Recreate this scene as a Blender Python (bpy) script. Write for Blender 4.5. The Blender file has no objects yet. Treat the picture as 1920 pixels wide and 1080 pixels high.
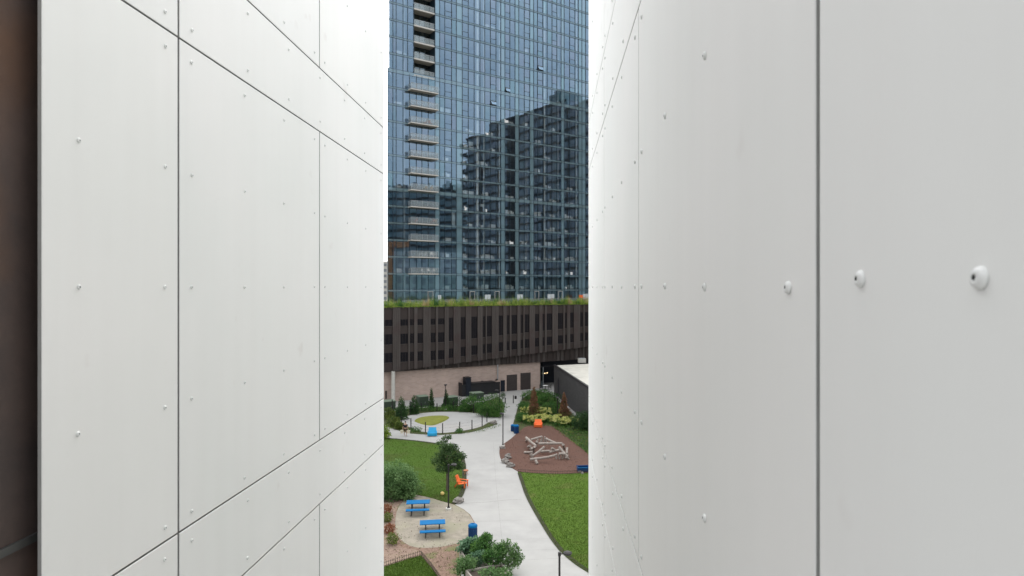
import bpy, math, random
from mathutils import Vector, Matrix, noise
R = random.Random(7)
sc = bpy.context.scene
col = sc.collection
F, CX, HY, ZC = 1227.0, 960.0, 538.0, 18.0

# ------------------------------------------------------------------ materials
def _nt(name):
    m = bpy.data.materials.new(name); m.use_nodes = True
    nt = m.node_tree; nt.nodes.clear()
    return m, nt, nt.nodes.new, nt.links.new
def ramp(nt, stops):
    r = nt.nodes.new('ShaderNodeValToRGB'); e = r.color_ramp.elements
    while len(e) < len(stops): e.new(0.5)
    for k, (p, c) in enumerate(stops):
        e[k].position = p; e[k].color = (c[0], c[1], c[2], 1)
    return r
def mat(name, c1, c2=None, scale=3.0, rough=0.7, bump=0.0, bscale=None, stretch=(1,1,1), metal=0.0, spec=0.3, detail=6, c3=None, s3=0.4, t3=(0.55,0.68), coord='Object'):
    m, nt, N, L = _nt(name)
    out = N('ShaderNodeOutputMaterial'); b = N('ShaderNodeBsdfPrincipled')
    L(b.outputs[0], out.inputs[0])
    b.inputs['Roughness'].default_value = rough; b.inputs['Metallic'].default_value = metal
    b.inputs['Specular IOR Level'].default_value = spec
    tc = N('ShaderNodeTexCoord'); mp = N('ShaderNodeMapping'); mp.inputs['Scale'].default_value = stretch
    L(tc.outputs[coord], mp.inputs[0])
    if c2 is None: c2 = tuple(x*0.85 for x in c1)
    n = N('ShaderNodeTexNoise'); n.inputs['Scale'].default_value = scale; n.inputs['Detail'].default_value = detail
    n.inputs['Roughness'].default_value = 0.65
    L(mp.outputs[0], n.inputs['Vector'])
    r = ramp(nt, [(0.32, c2), (0.68, c1)]); L(n.outputs[0], r.inputs[0])
    last = r.outputs[0]
    if c3:
        n3 = N('ShaderNodeTexNoise'); n3.inputs['Scale'].default_value = s3; n3.inputs['Detail'].default_value = 5
        L(tc.outputs[coord], n3.inputs['Vector'])
        r3 = ramp(nt, [(t3[0], (0,0,0)), (t3[1], (1,1,1))]); L(n3.outputs[0], r3.inputs[0])
        mx = N('ShaderNodeMixRGB'); L(r3.outputs[0], mx.inputs[0]); L(last, mx.inputs[1]); mx.inputs[2].default_value = (*c3, 1)
        last = mx.outputs[0]
    L(last, b.inputs['Base Color'])
    if bump:
        nb = N('ShaderNodeTexNoise'); nb.inputs['Scale'].default_value = bscale or scale*3; nb.inputs['Detail'].default_value = 4
        L(mp.outputs[0], nb.inputs['Vector'])
        bp = N('ShaderNodeBump'); bp.inputs['Strength'].default_value = 1.0; bp.inputs['Distance'].default_value = bump
        L(nb.outputs[0], bp.inputs['Height']); L(bp.outputs[0], b.inputs['Normal'])
    return m
def leafmat(name, dark, mid, light, rough=0.6):
    m, nt, N, L = _nt(name)
    out = N('ShaderNodeOutputMaterial'); b = N('ShaderNodeBsdfPrincipled')
    g = N('ShaderNodeNewGeometry'); r = ramp(nt, [(0.0, dark), (0.5, mid), (1.0, light)])
    tc = N('ShaderNodeTexCoord'); n = N('ShaderNodeTexNoise'); n.inputs['Scale'].default_value = 1.1
    L(tc.outputs['Object'], n.inputs['Vector'])
    mth = N('ShaderNodeMath'); mth.operation = 'MULTIPLY_ADD'; mth.inputs[1].default_value = 0.6
    ml = N('ShaderNodeMath'); ml.operation = 'MULTIPLY_ADD'; ml.inputs[1].default_value = 1.6; ml.inputs[2].default_value = -0.62
    L(n.outputs[0], ml.inputs[0]); L(g.outputs['Random Per Island'], mth.inputs[0]); L(ml.outputs[0], mth.inputs[2])
    L(mth.outputs[0], r.inputs[0]); L(r.outputs[0], b.inputs['Base Color'])
    b.inputs['Roughness'].default_value = rough; b.inputs['Specular IOR Level'].default_value = 0.25
    t = N('ShaderNodeBsdfTranslucent'); L(r.outputs[0], t.inputs[0])
    mx = N('ShaderNodeMixShader'); mx.inputs[0].default_value = 0.35
    L(b.outputs[0], mx.inputs[1]); L(t.outputs[0], mx.inputs[2]); L(mx.outputs[0], out.inputs[0])
    return m
def glass(name, gcol, tcol, fac=0.5, diff=None, dfac=0.0, wob=0.02, wscale=0.35, rough=0.0):
    m, nt, N, L = _nt(name)
    out = N('ShaderNodeOutputMaterial')
    gl = N('ShaderNodeBsdfGlossy'); gl.inputs['Color'].default_value = (*gcol, 1); gl.inputs['Roughness'].default_value = rough
    g = N('ShaderNodeNewGeometry'); r = ramp(nt, [(0.0, tuple(x*0.92 for x in gcol)), (0.5, gcol), (0.8, (gcol[0]*1.12, gcol[1]*1.0, gcol[2]*1.0)), (1.0, (gcol[0]*0.97, gcol[1]*1.06, gcol[2]*0.99))])
    L(g.outputs['Random Per Island'], r.inputs[0]); L(r.outputs[0], gl.inputs['Color'])
    tc = N('ShaderNodeTexCoord'); n = N('ShaderNodeTexNoise'); n.inputs['Scale'].default_value = wscale; n.inputs['Detail'].default_value = 2
    L(tc.outputs['Object'], n.inputs['Vector'])
    bp = N('ShaderNodeBump'); bp.inputs['Strength'].default_value = 1.0; bp.inputs['Distance'].default_value = wob
    L(n.outputs[0], bp.inputs['Height']); L(bp.outputs[0], gl.inputs['Normal'])
    if diff:
        t = N('ShaderNodeBsdfDiffuse'); t.inputs[0].default_value = (*diff, 1)
    else:
        t = N('ShaderNodeBsdfTransparent'); t.inputs[0].default_value = (*tcol, 1)
    mx = N('ShaderNodeMixShader'); mx.inputs[0].default_value = fac
    L(t.outputs[0], mx.inputs[1]); L(gl.outputs[0], mx.inputs[2]); L(mx.outputs[0], out.inputs[0])
    return m
def brickmat(name, c1, c2, mortar, scale=1.0, bw=0.4, bh=0.1, rough=0.85, rot=0.0):
    m, nt, N, L = _nt(name)
    out = N('ShaderNodeOutputMaterial'); b = N('ShaderNodeBsdfPrincipled'); L(b.outputs[0], out.inputs[0])
    tc = N('ShaderNodeTexCoord'); br = N('ShaderNodeTexBrick')
    # horizontal run along the wall, vertical = Z
    mp = N('ShaderNodeMapping'); mp.inputs['Rotation'].default_value = (0, 0, -rot)
    L(tc.outputs['Object'], mp.inputs[0])
    sx = N('ShaderNodeSeparateXYZ'); cx = N('ShaderNodeCombineXYZ'); L(mp.outputs[0], sx.inputs[0])
    L(sx.outputs[0], cx.inputs[0]); L(sx.outputs[2], cx.inputs[1]); L(cx.outputs[0], br.inputs['Vector'])
    br.inputs['Color1'].default_value = (*c1,1); br.inputs['Color2'].default_value = (*c2,1); br.inputs['Mortar'].default_value = (*mortar,1)
    br.inputs['Scale'].default_value = scale; br.inputs['Brick Width'].default_value = bw; br.inputs['Row Height'].default_value = bh
    br.inputs['Mortar Size'].default_value = bh*0.06; br.inputs['Bias'].default_value = 0.0
    n = N('ShaderNodeTexNoise'); n.inputs['Scale'].default_value = 0.8; n.inputs['Detail'].default_value = 6; L(tc.outputs['Object'], n.inputs['Vector'])
    r = ramp(nt, [(0.3, (0.92,0.92,0.92)), (0.7, (1.05,1.04,1.03))]); L(n.outputs[0], r.inputs[0])
    mx = N('ShaderNodeMixRGB'); mx.blend_type = 'MULTIPLY'; mx.inputs[0].default_value = 1
    L(br.outputs[0], mx.inputs[1]); L(r.outputs[0], mx.inputs[2]); L(mx.outputs[0], b.inputs['Base Color'])
    b.inputs['Roughness'].default_value = rough
    return m
def emit(name, c, s):
    m, nt, N, L = _nt(name)
    out = N('ShaderNodeOutputMaterial'); e = N('ShaderNodeEmission'); e.inputs[0].default_value = (*c,1); e.inputs[1].default_value = s
    L(e.outputs[0], out.inputs[0]); return m

def panelmat():
    m, nt, N, L = _nt('fibre_cement')
    out = N('ShaderNodeOutputMaterial'); b = N('ShaderNodeBsdfPrincipled'); L(b.outputs[0], out.inputs[0])
    tc = N('ShaderNodeTexCoord')
    mp = N('ShaderNodeMapping'); mp.inputs['Scale'].default_value = (14, 14, 0.7); L(tc.outputs['Object'], mp.inputs[0])
    n = N('ShaderNodeTexNoise'); n.inputs['Scale'].default_value = 1.0; n.inputs['Detail'].default_value = 5; L(mp.outputs[0], n.inputs['Vector'])
    r1 = ramp(nt, [(0.3, (0.868,0.866,0.850)), (0.7, (0.885,0.885,0.87))]); L(n.outputs[0], r1.inputs[0])
    n2 = N('ShaderNodeTexNoise'); n2.inputs['Scale'].default_value = 1.6; n2.inputs['Detail'].default_value = 4; L(tc.outputs['Object'], n2.inputs['Vector'])
    r2 = ramp(nt, [(0.3, (0.955,0.965,0.955)), (0.7, (1.0,0.995,0.99))]); L(n2.outputs[0], r2.inputs[0])
    mx = N('ShaderNodeMixRGB'); mx.blend_type = 'MULTIPLY'; mx.inputs[0].default_value = 1; L(r1.outputs[0], mx.inputs[1]); L(r2.outputs[0], mx.inputs[2])
    v = N('ShaderNodeTexNoise'); v.inputs['Scale'].default_value = 6.5; v.inputs['Detail'].default_value = 3; L(tc.outputs['Object'], v.inputs['Vector'])
    r3 = ramp(nt, [(0.70, (1,1,1)), (0.78, (0.93,0.915,0.91))]); L(v.outputs[0], r3.inputs[0])
    mx2 = N('ShaderNodeMixRGB'); mx2.blend_type = 'MULTIPLY'; mx2.inputs[0].default_value = 1; L(mx.outputs[0], mx2.inputs[1]); L(r3.outputs[0], mx2.inputs[2])
    oi = N('ShaderNodeObjectInfo'); r4 = ramp(nt, [(0, (0.975,0.98,0.98)), (1, (1.0,0.998,0.99))]); L(oi.outputs['Random'], r4.inputs[0])
    mx3 = N('ShaderNodeMixRGB'); mx3.blend_type = 'MULTIPLY'; mx3.inputs[0].default_value = 1; L(mx2.outputs[0], mx3.inputs[1]); L(r4.outputs[0], mx3.inputs[2])
    L(mx3.outputs[0], b.inputs['Base Color']); b.inputs['Roughness'].default_value = 0.55; b.inputs['Specular IOR Level'].default_value = 0.42
    nb = N('ShaderNodeTexNoise'); nb.inputs['Scale'].default_value = 260; nb.inputs['Detail'].default_value = 3
    mpb = N('ShaderNodeMapping'); mpb.inputs['Scale'].default_value = (1,1,0.25); L(tc.outputs['Object'], mpb.inputs[0]); L(mpb.outputs[0], nb.inputs['Vector'])
    bp = N('ShaderNodeBump'); bp.inputs['Distance'].default_value = 0.00015; L(nb.outputs[0], bp.inputs['Height']); L(bp.outputs[0], b.inputs['Normal'])
    return m
M = {}
M['panel'] = panelmat()
M['rivet'] = mat('rivet_paint', (0.80,0.81,0.79), (0.74,0.75,0.73), 40, 0.35, spec=0.5)
M['hole'] = mat('rivet_hole', (0.06,0.06,0.055), (0.04,0.04,0.04), 40, 0.6)
M['joint'] = mat('joint_membrane', (0.34,0.335,0.325), (0.28,0.275,0.27), 5, 0.8)
M['oldbrick'] = mat('dark_bronze_wall', (0.13,0.092,0.078), (0.08,0.064,0.060), 3.5, 0.7, bump=0.002, bscale=30, c3=(0.15,0.085,0.055), s3=1.6, t3=(0.52,0.66))
M['panel_edge'] = mat('grey_board_edge', (0.42,0.42,0.405), None, 20, 0.85)
M['ledge'] = mat('dull_steel_ledge', (0.12,0.12,0.115), None, 8, 0.5, metal=0.3)
M['core'] = mat('render_core', (0.5,0.5,0.48), None, 2, 0.8)
M['roofpale'] = mat('pale_roof_membrane', (0.62,0.60,0.53), (0.50,0.49,0.43), 0.8, 0.85, detail=8, c3=(0.42,0.41,0.36), s3=0.25)

M['gA'] = glass('tower_glass', (0.315,0.475,0.64), (0.95,1.0,1.0), 0.42, wob=0.004)
M['gB'] = glass('tower_glass_clear', (0.28,0.47,0.58), (0.82,0.9,0.9), 0.42, wob=0.004)
M['teal'] = glass('teal_shadowbox_glass', (0.31,0.47,0.61), None, 0.34, diff=(0.19,0.285,0.315), wob=0.003)
M['spand'] = glass('spandrel_glass', (0.31,0.46,0.60), None, 0.34, diff=(0.19,0.27,0.285), wob=0.003)
M['mull'] = mat('dark_blue_mullion', (0.022,0.045,0.062), (0.016,0.034,0.048), 4, 0.4, spec=0.5)
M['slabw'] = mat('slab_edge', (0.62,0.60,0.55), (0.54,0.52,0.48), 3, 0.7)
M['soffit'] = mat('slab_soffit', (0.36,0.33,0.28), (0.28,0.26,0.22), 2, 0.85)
M['rail'] = glass('balcony_glass', (0.55,0.62,0.64), None, 0.15, diff=(0.42,0.48,0.50), wob=0.0002, rough=0.2)
_m = M['rail'].node_tree; _o = [n for n in _m.nodes if n.type == 'OUTPUT_MATERIAL'][0]; _src = _o.inputs[0].links[0].from_socket
_t = _m.nodes.new('ShaderNodeBsdfTransparent'); _x = _m.nodes.new('ShaderNodeMixShader'); _x.inputs[0].default_value = 0.30
_m.links.new(_t.outputs[0], _x.inputs[1]); _m.links.new(_src, _x.inputs[2]); _m.links.new(_x.outputs[0], _o.inputs[0])
M['trim'] = mat('teal_grey_trim', (0.22,0.29,0.31), None, 6, 0.5)
M['metal'] = mat('pale_frame_metal', (0.45,0.47,0.48), None, 6, 0.4, metal=0.4)
M['inwall'] = mat('interior_wall', (0.72,0.71,0.70), (0.55,0.55,0.55), 0.35, 0.9)
M['infloor'] = mat('interior_floor', (0.16,0.13,0.11), None, 1, 0.8)
M['incol'] = mat('interior_column_white', (0.86,0.88,0.86), None, 2, 0.8)
M['curtain'] = mat('white_blind', (0.66,0.70,0.71), (0.5,0.54,0.55), 3, 0.9, stretch=(6,6,0.3))
M['dark'] = mat('near_black_metal', (0.012,0.012,0.014), (0.02,0.02,0.023), 3, 0.5, spec=0.4)
M['furn'] = mat('pale_upholstery', (0.9,0.9,0.88), None, 3, 0.9)
M['furnred'] = mat('red_paint', (0.36,0.08,0.05), None, 3, 0.6)
M['furntan'] = mat('tan_upholstery', (0.42,0.30,0.18), None, 3, 0.9)

PODA = math.atan2(13.3, 23.53)
M['pod'] = mat('bronze_metal_cladding', (0.050,0.038,0.034), (0.036,0.028,0.025), 0.45, 0.6, spec=0.35, c3=(0.040,0.027,0.025), s3=0.35, t3=(0.5,0.7), stretch=(1,1,0.4))
M['rib'] = mat('bronze_rib', (0.088,0.076,0.070), (0.068,0.058,0.054), 0.6, 0.5, stretch=(3,3,0.3), c3=(0.072,0.054,0.051), s3=0.4, t3=(0.5,0.66))
M['podwin'] = mat('dark_louvre', (0.006,0.006,0.009), (0.011,0.010,0.013), 2.0, 0.6, spec=0.15)
M['brick'] = brickmat('pink_beige_brick', (0.52,0.40,0.345), (0.44,0.335,0.285), (0.48,0.42,0.375), 1.0, 0.6, 0.2, rot=PODA)
M['louvre'] = mat('brown_grey_louvre', (0.085,0.072,0.068), (0.06,0.05,0.048), 1, 0.55, stretch=(0.3,0.3,14))
M['conc_w'] = mat('white_concrete', (0.60,0.59,0.54), (0.50,0.49,0.45), 2, 0.8)
M['blackbrick'] = brickmat('charcoal_brick', (0.040,0.038,0.040), (0.060,0.057,0.058), (0.07,0.07,0.07), 1.0, 0.45, 0.13, rot=math.atan2(-24.7, 2.79))
M['navy'] = mat('navy_dark_panel', (0.012,0.016,0.026), None, 1, 0.5)
M['darkglass'] = glass('dark_glass', (0.35,0.45,0.5), (0.35,0.4,0.4), 0.3)
M['bulb'] = emit('warm_bulb', (1.0,0.72,0.38), 3.0)

M['concrete'] = mat('pale_concrete', (0.365,0.360,0.344), (0.305,0.302,0.288), 0.5, 0.85, detail=9, c3=(0.365,0.36,0.34), s3=0.09, t3=(0.45,0.75), bump=0.002, bscale=8)
M['joint_line'] = mat('dark_crack_line', (0.24,0.24,0.22), None, 2, 0.9)
M['grassL'] = mat('lawn_green', (0.072,0.130,0.018), (0.045,0.090,0.011), 9, 0.9, bump=0.03, bscale=22, spec=0.1, detail=9, c3=(0.065,0.080,0.022), s3=0.35, t3=(0.48,0.72))
M['grassR'] = mat('lawn_worn', (0.082,0.142,0.019), (0.056,0.104,0.012), 7, 0.9, bump=0.03, bscale=20, spec=0.1, detail=9, c3=(0.125,0.125,0.04), s3=0.45, t3=(0.56,0.78), stretch=(0.6,1,1))
M['mulch'] = mat('red_brown_mulch', (0.128,0.066,0.047), (0.080,0.040,0.029), 6, 0.95, bump=0.04, bscale=14, detail=10, c3=(0.098,0.054,0.040), s3=0.6)
M['bark'] = mat('bark_bed', (0.26,0.175,0.13), (0.14,0.09,0.066), 7, 0.95, bump=0.05, bscale=14, detail=10, c3=(0.14,0.14,0.06), s3=0.7, t3=(0.52,0.66))
M['pinkbark'] = mat('pinkish_wood_chip', (0.29,0.205,0.16), (0.16,0.112,0.085), 7, 0.95, bump=0.05, bscale=14, detail=10, c3=(0.26,0.2,0.14), s3=0.7, t3=(0.5,0.66))
M['sand'] = mat('trodden_sand', (0.315,0.28,0.225), (0.20,0.18,0.142), 1.5, 0.95, bump=0.03, bscale=9, detail=10, c3=(0.25,0.235,0.17), s3=0.5, t3=(0.48,0.66))
M['soil'] = mat('green_ground_cover', (0.055,0.085,0.022), (0.06,0.045,0.025), 2.5, 0.95, bump=0.05, bscale=8, detail=9)
M['edge'] = mat('dark_soil_edge', (0.030,0.042,0.018), (0.040,0.030,0.018), 4, 0.95, detail=8, bump=0.03)
M['mound'] = mat('olive_turf', (0.215,0.225,0.040), (0.15,0.165,0.028), 1.6, 0.9, detail=7)
M['plaza'] = mat('plaza_concrete', (0.385,0.38,0.365), (0.34,0.335,0.32), 0.6, 0.85, detail=9, c3=(0.38,0.365,0.34), s3=0.16)
M['wood'] = mat('weathered_log', (0.42,0.375,0.335), (0.20,0.17,0.145), 7, 0.85, stretch=(1,1,1), bump=0.01, detail=8)
M['rock'] = mat('grey_boulder', (0.30,0.275,0.25), (0.13,0.12,0.11), 5, 0.9, bump=0.02, detail=9)
M['black'] = mat('black_paint', (0.014,0.012,0.012), (0.02,0.018,0.018), 4, 0.5, spec=0.4)
M['bronze'] = mat('dark_bronze_paint', (0.035,0.028,0.026), None, 4, 0.5)
M['blue'] = mat('bright_blue_paint', (0.000,0.130,0.33), (0.000,0.112,0.29), 5, 0.55, spec=0.12)
M['blued'] = mat('deep_blue_plastic', (0.004,0.042,0.14), (0.003,0.032,0.105), 5, 0.45)
M['cyan'] = mat('light_blue_plastic', (0.03,0.36,0.62), (0.025,0.31,0.55), 5, 0.5)
M['orange'] = mat('orange_plastic', (0.85,0.18,0.045), (0.76,0.155,0.04), 5, 0.5)
M['terracotta'] = mat('terracotta', (0.42,0.17,0.09), None, 5, 0.7)
M['yellow'] = mat('pale_yellow_ball', (0.72,0.56,0.20), (0.6,0.44,0.15), 5, 0.5)
M['utility'] = mat('utility_green', (0.050,0.075,0.052), None, 3, 0.6)
M['utiltop'] = mat('utility_green_lid', (0.17,0.22,0.16), None, 3, 0.6)
M['planter'] = mat('weathered_planter', (0.36,0.33,0.29), (0.26,0.235,0.20), 5, 0.85, stretch=(1,1,6))
M['planterd'] = mat('planter_soil', (0.06,0.045,0.035), None, 5, 0.95)
M['trunk'] = mat('tree_bark', (0.17,0.13,0.10), (0.09,0.07,0.055), 9, 0.9, stretch=(1,1,0.3), bump=0.01)
M['lf_tree'] = leafmat('tree_leaves', (0.026,0.060,0.018), (0.058,0.113,0.036), (0.137,0.219,0.078))
M['lf_bush'] = leafmat('bush_leaves', (0.055,0.120,0.036), (0.136,0.242,0.085), (0.270,0.407,0.174))
M['lf_con'] = leafmat('conifer_leaves', (0.021,0.059,0.021), (0.045,0.100,0.034), (0.086,0.164,0.052))
M['lf_green'] = leafmat('shrub_leaves', (0.029,0.092,0.019), (0.064,0.159,0.036), (0.149,0.285,0.061))
M['lf_blue'] = leafmat('blue_green_leaves', (0.059,0.127,0.066), (0.136,0.254,0.144), (0.380,0.532,0.363))
M['lf_lime'] = leafmat('lime_leaves', (0.10,0.16,0.02), (0.20,0.29,0.03), (0.36,0.45,0.06))
M['lf_olive'] = leafmat('olive_leaves', (0.056,0.098,0.021), (0.119,0.168,0.035), (0.238,0.266,0.056))
M['lf_rust'] = leafmat('dead_needles', (0.126,0.059,0.038), (0.252,0.123,0.075), (0.379,0.198,0.121))
M['lf_red'] = leafmat('red_leaves', (0.12,0.04,0.02), (0.24,0.085,0.04), (0.34,0.16,0.07))
M['lf_flower'] = leafmat('cream_flowers', (0.42,0.44,0.10), (0.62,0.62,0.22), (0.80,0.80,0.45))
M['lf_white'] = leafmat('white_flowers', (0.6,0.6,0.45), (0.75,0.75,0.6), (0.8,0.8,0.75))
M['lf_roof'] = leafmat('roof_meadow', (0.13,0.24,0.04), (0.28,0.38,0.07), (0.52,0.52,0.16))
M['skin'] = mat('skin', (0.45,0.28,0.20), None, 4, 0.6)
M['cloth_d'] = mat('dark_cloth', (0.02,0.022,0.03), None, 4, 0.9)
M['cloth_m'] = mat('maroon_dark_cloth', (0.06,0.028,0.03), None, 4, 0.9)
M['bag'] = mat('cream_canvas', (0.66,0.60,0.46), None, 4, 0.9)
M['refl1'] = mat('dark_curtain_wall', (0.42,0.455,0.49), (0.25,0.28,0.32), 0.22, 0.5, stretch=(1,1,1.6))
M['refl2'] = mat('grey_teal_facade', (0.26,0.33,0.35), (0.13,0.19,0.21), 0.15, 0.6, stretch=(2,2,0.5))
M['refl3'] = mat('orange_brick_frame', (0.62,0.27,0.13), (0.45,0.19,0.09), 1.0, 0.8)
M['refl4'] = mat('pale_facade', (0.70,0.76,0.75), (0.46,0.53,0.53), 0.3, 0.7, stretch=(2,2,0.5))
M['reflpier'] = mat('mid_grey_pier', (0.24,0.26,0.28), None, 1, 0.6)
M['asphalt'] = mat('far_ground', (0.16,0.16,0.15), (0.12,0.12,0.115), 0.1, 0.9)

# ------------------------------------------------------------------ mesh builder
SK = 0.60
class MB:
    def __init__(s): s.v = []; s.f = []; s.m = []; s.mats = []
    def mi(s, m):
        m = M[m] if isinstance(m, str) else m
        if m not in s.mats: s.mats.append(m)
        return s.mats.index(m)
    def face(s, pts, m):
        i = len(s.v); s.v.extend(Vector(p) for p in pts); s.f.append(tuple(range(i, i+len(pts)))); s.m.append(s.mi(m))
    def hexa(s, p, m, top=None, bot=None, skip=()):     # p: 4 bottom + 4 top
        i = len(s.v); s.v.extend(Vector(q) for q in p); k = s.mi(m)
        fs = [(3,2,1,0),(4,5,6,7),(0,1,5,4),(1,2,6,5),(2,3,7,6),(3,0,4,7)]
        for n, f in enumerate(fs):
            if n in skip: continue
            s.f.append(tuple(i+a for a in f)); s.m.append(s.mi(bot) if (n == 0 and bot) else s.mi(top) if (n == 1 and top) else k)
    def box(s, x0,x1,y0,y1,z0,z1, m, top=None, bot=None):
        s.hexa([(x0,y0,z0),(x1,y0,z0),(x1,y1,z0),(x0,y1,z0),(x0,y0,z1),(x1,y0,z1),(x1,y1,z1),(x0,y1,z1)], m, top, bot)
    def sbox(s, fr, t0,t1,d0,d1,z0,z1,m,top=None):
        s.hexa([fr(t0-d1*SK,d1,z0),fr(t1,d1,z0),fr(t1,d0,z0),fr(t0-d0*SK,d0,z0),fr(t0-d1*SK,d1,z1),fr(t1,d1,z1),fr(t1,d0,z1),fr(t0-d0*SK,d0,z1)],m,top)
    def fbox(s, fr, t0,t1,d0,d1,z0,z1, m, top=None, bot=None, z0b=None, z1b=None):
        za, zb = z0, z0 if z0b is None else z0b; zc, zd = z1, z1 if z1b is None else z1b
        s.hexa([fr(t0,d1,za),fr(t1,d1,zb),fr(t1,d0,zb),fr(t0,d0,za),fr(t0,d1,zc),fr(t1,d1,zd),fr(t1,d0,zd),fr(t0,d0,zc)], m, top, bot)
    def prism(s, poly, z0, z1, m, top=None):            # poly list of (x,y) ccw or cw
        a = sum(poly[i][0]*poly[(i+1)%len(poly)][1]-poly[(i+1)%len(poly)][0]*poly[i][1] for i in range(len(poly)))
        if a < 0: poly = poly[::-1]
        n = len(poly); i = len(s.v)
        s.v.extend(Vector((p[0],p[1],z0)) for p in poly); s.v.extend(Vector((p[0],p[1],z1)) for p in poly)
        k = s.mi(m)
        s.f.append(tuple(i+n+a for a in range(n))); s.m.append(s.mi(top) if top else k)
        for a in range(n):
            b = (a+1) % n; s.f.append((i+a, i+b, i+n+b, i+n+a)); s.m.append(k)
    def tube(s, a, b, r0, r1=None, m=None, n=8, caps=True, ccap=None):
        r1 = r0 if r1 is None else r1
        a = Vector(a); b = Vector(b); d = (b-a).normalized(); q = d.to_track_quat('Z','Y'); i = len(s.v); k = s.mi(m)
        for p, r in ((a,r0),(b,r1)):
            for j in range(n):
                w = 2*math.pi*j/n; s.v.append(p + q @ Vector((math.cos(w)*r, math.sin(w)*r, 0)))
        for j in range(n):
            l = (j+1) % n; s.f.append((i+j,i+l,i+n+l,i+n+j)); s.m.append(k)
        if caps:
            kk = s.mi(ccap) if ccap else k
            s.f.append(tuple(i+j for j in reversed(range(n)))); s.m.append(kk)
            s.f.append(tuple(i+n+j for j in range(n))); s.m.append(kk)
    def path(s, pts, r, m, n=6):
        for a, b in zip(pts, pts[1:]): s.tube(a, b, r, r, m, n)
    def lathe(s, prof, m, n=16, c=(0,0,0), q=None, mats=None):
        i = len(s.v); c = Vector(c)
        for (r, z) in prof:
            for j in range(n):
                w = 2*math.pi*j/n; p = Vector((math.cos(w)*r, math.sin(w)*r, z))
                s.v.append(c + (q @ p if q else p))
        for a in range(len(prof)-1):
            k = s.mi(mats[a] if mats else m)
            for j in range(n):
                l = (j+1) % n; s.f.append((i+a*n+j, i+a*n+l, i+(a+1)*n+l, i+(a+1)*n+j)); s.m.append(k)
    def blob(s, c, rad, m, seed=0, nu=10, nv=7, amp=0.25):
        c = Vector(c); i = len(s.v); k = s.mi(m)
        for a in range(nv+1):
            th = math.pi*a/nv
            for j in range(nu):
                ph = 2*math.pi*j/nu
                d = Vector((math.sin(th)*math.cos(ph), math.sin(th)*math.sin(ph), math.cos(th)))
                f = 1 + amp*noise.noise(d*1.7+Vector((seed*3.1,seed,0)))*1.6
                s.v.append(c + Vector((d.x*rad[0]*f, d.y*rad[1]*f, d.z*rad[2]*f)))
        for a in range(nv):
            for j in range(nu):
                l = (j+1) % nu; s.f.append((i+a*nu+j, i+(a+1)*nu+j, i+(a+1)*nu+l, i+a*nu+l)); s.m.append(k)
    def leaf(s, p, size, m, up=0.3, asp=0.5, rnd=R):
        d = Vector((rnd.gauss(0,1), rnd.gauss(0,1), rnd.gauss(0,1)+up)).normalized()
        e = d.cross(Vector((rnd.gauss(0,1), rnd.gauss(0,1), rnd.gauss(0,1)))).normalized()
        n = d.cross(e)
        l = size*rnd.uniform(0.7,1.3); w = l*asp
        i = len(s.v)
        s.v.extend([p, p+d*l*0.5+e*w*0.5+n*l*0.1, p+d*l, p+d*l*0.5-e*w*0.5+n*l*0.1])
        s.f.append((i,i+1,i+2,i+3)); s.m.append(s.mi(m))
    def foliage(s, blobs, n, size, m, up=0.3, asp=0.55, surf=0.55):
        vol = [b[1][0]*b[1][1]+b[1][0]*b[1][2]+b[1][1]*b[1][2] for b in blobs]; tot = sum(vol)
        for (c, r), w in zip(blobs, vol):
            c = Vector(c)
            for _ in range(int(n*w/tot)):
                d = Vector((R.gauss(0,1),R.gauss(0,1),R.gauss(0,1))).normalized()
                f = surf + (1.02-surf)*R.random()**0.6 if R.random() < 0.8 else R.random()**0.4
                f *= 1 + 0.5*noise.noise(d*1.9+c*1.7) + 0.2*noise.noise(d*5.0+c)
                s.leaf(c+Vector((d.x*r[0]*f, d.y*r[1]*f, d.z*r[2]*f)), size, m, up, asp)
    def build(s, name, parent=None, base=None, smooth=False):
        base = Vector(base) if base is not None else Vector((0,0,0))
        me = bpy.data.meshes.new(name); me.from_pydata([tuple(v-base) for v in s.v], [], s.f)
        for m in s.mats: me.materials.append(m)
        me.polygons.foreach_set('material_index', s.m)
        if smooth: me.polygons.foreach_set('use_smooth', [True]*len(me.polygons))
        me.update()
        o = bpy.data.objects.new(name, me); col.objects.link(o)
        if parent is not None: o.parent = parent
        else: o.location = base
        return o
def tag(o, label=None, cat=None, group=None, kind=None):
    if label: o['label'] = label
    if cat: o['category'] = cat
    if group: o['group'] = group
    if kind: o['kind'] = kind
    return o
def empty(name, loc, label, cat, group=None, rz=0.0):
    o = bpy.data.objects.new(name, None); col.objects.link(o); o.location = loc; o.rotation_euler = (0,0,rz)
    o.empty_display_size = 0.3
    return tag(o, label, cat, group)
def copy_tree(o, parent=None, top=True):
    c = o.copy(); col.objects.link(c)
    if not top: c.parent = parent
    for ch in list(o.children): copy_tree(ch, c, False)
    return c
def W(px, py, z=0.0):                                    # a point at height z whose picture position is known
    y = (ZC-z)*F/(py-HY); return Vector(((px-CX)/F*y, y, z))
def WY(px, y, z=0.0): return Vector(((px-CX)/F*y, y, z))

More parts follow.
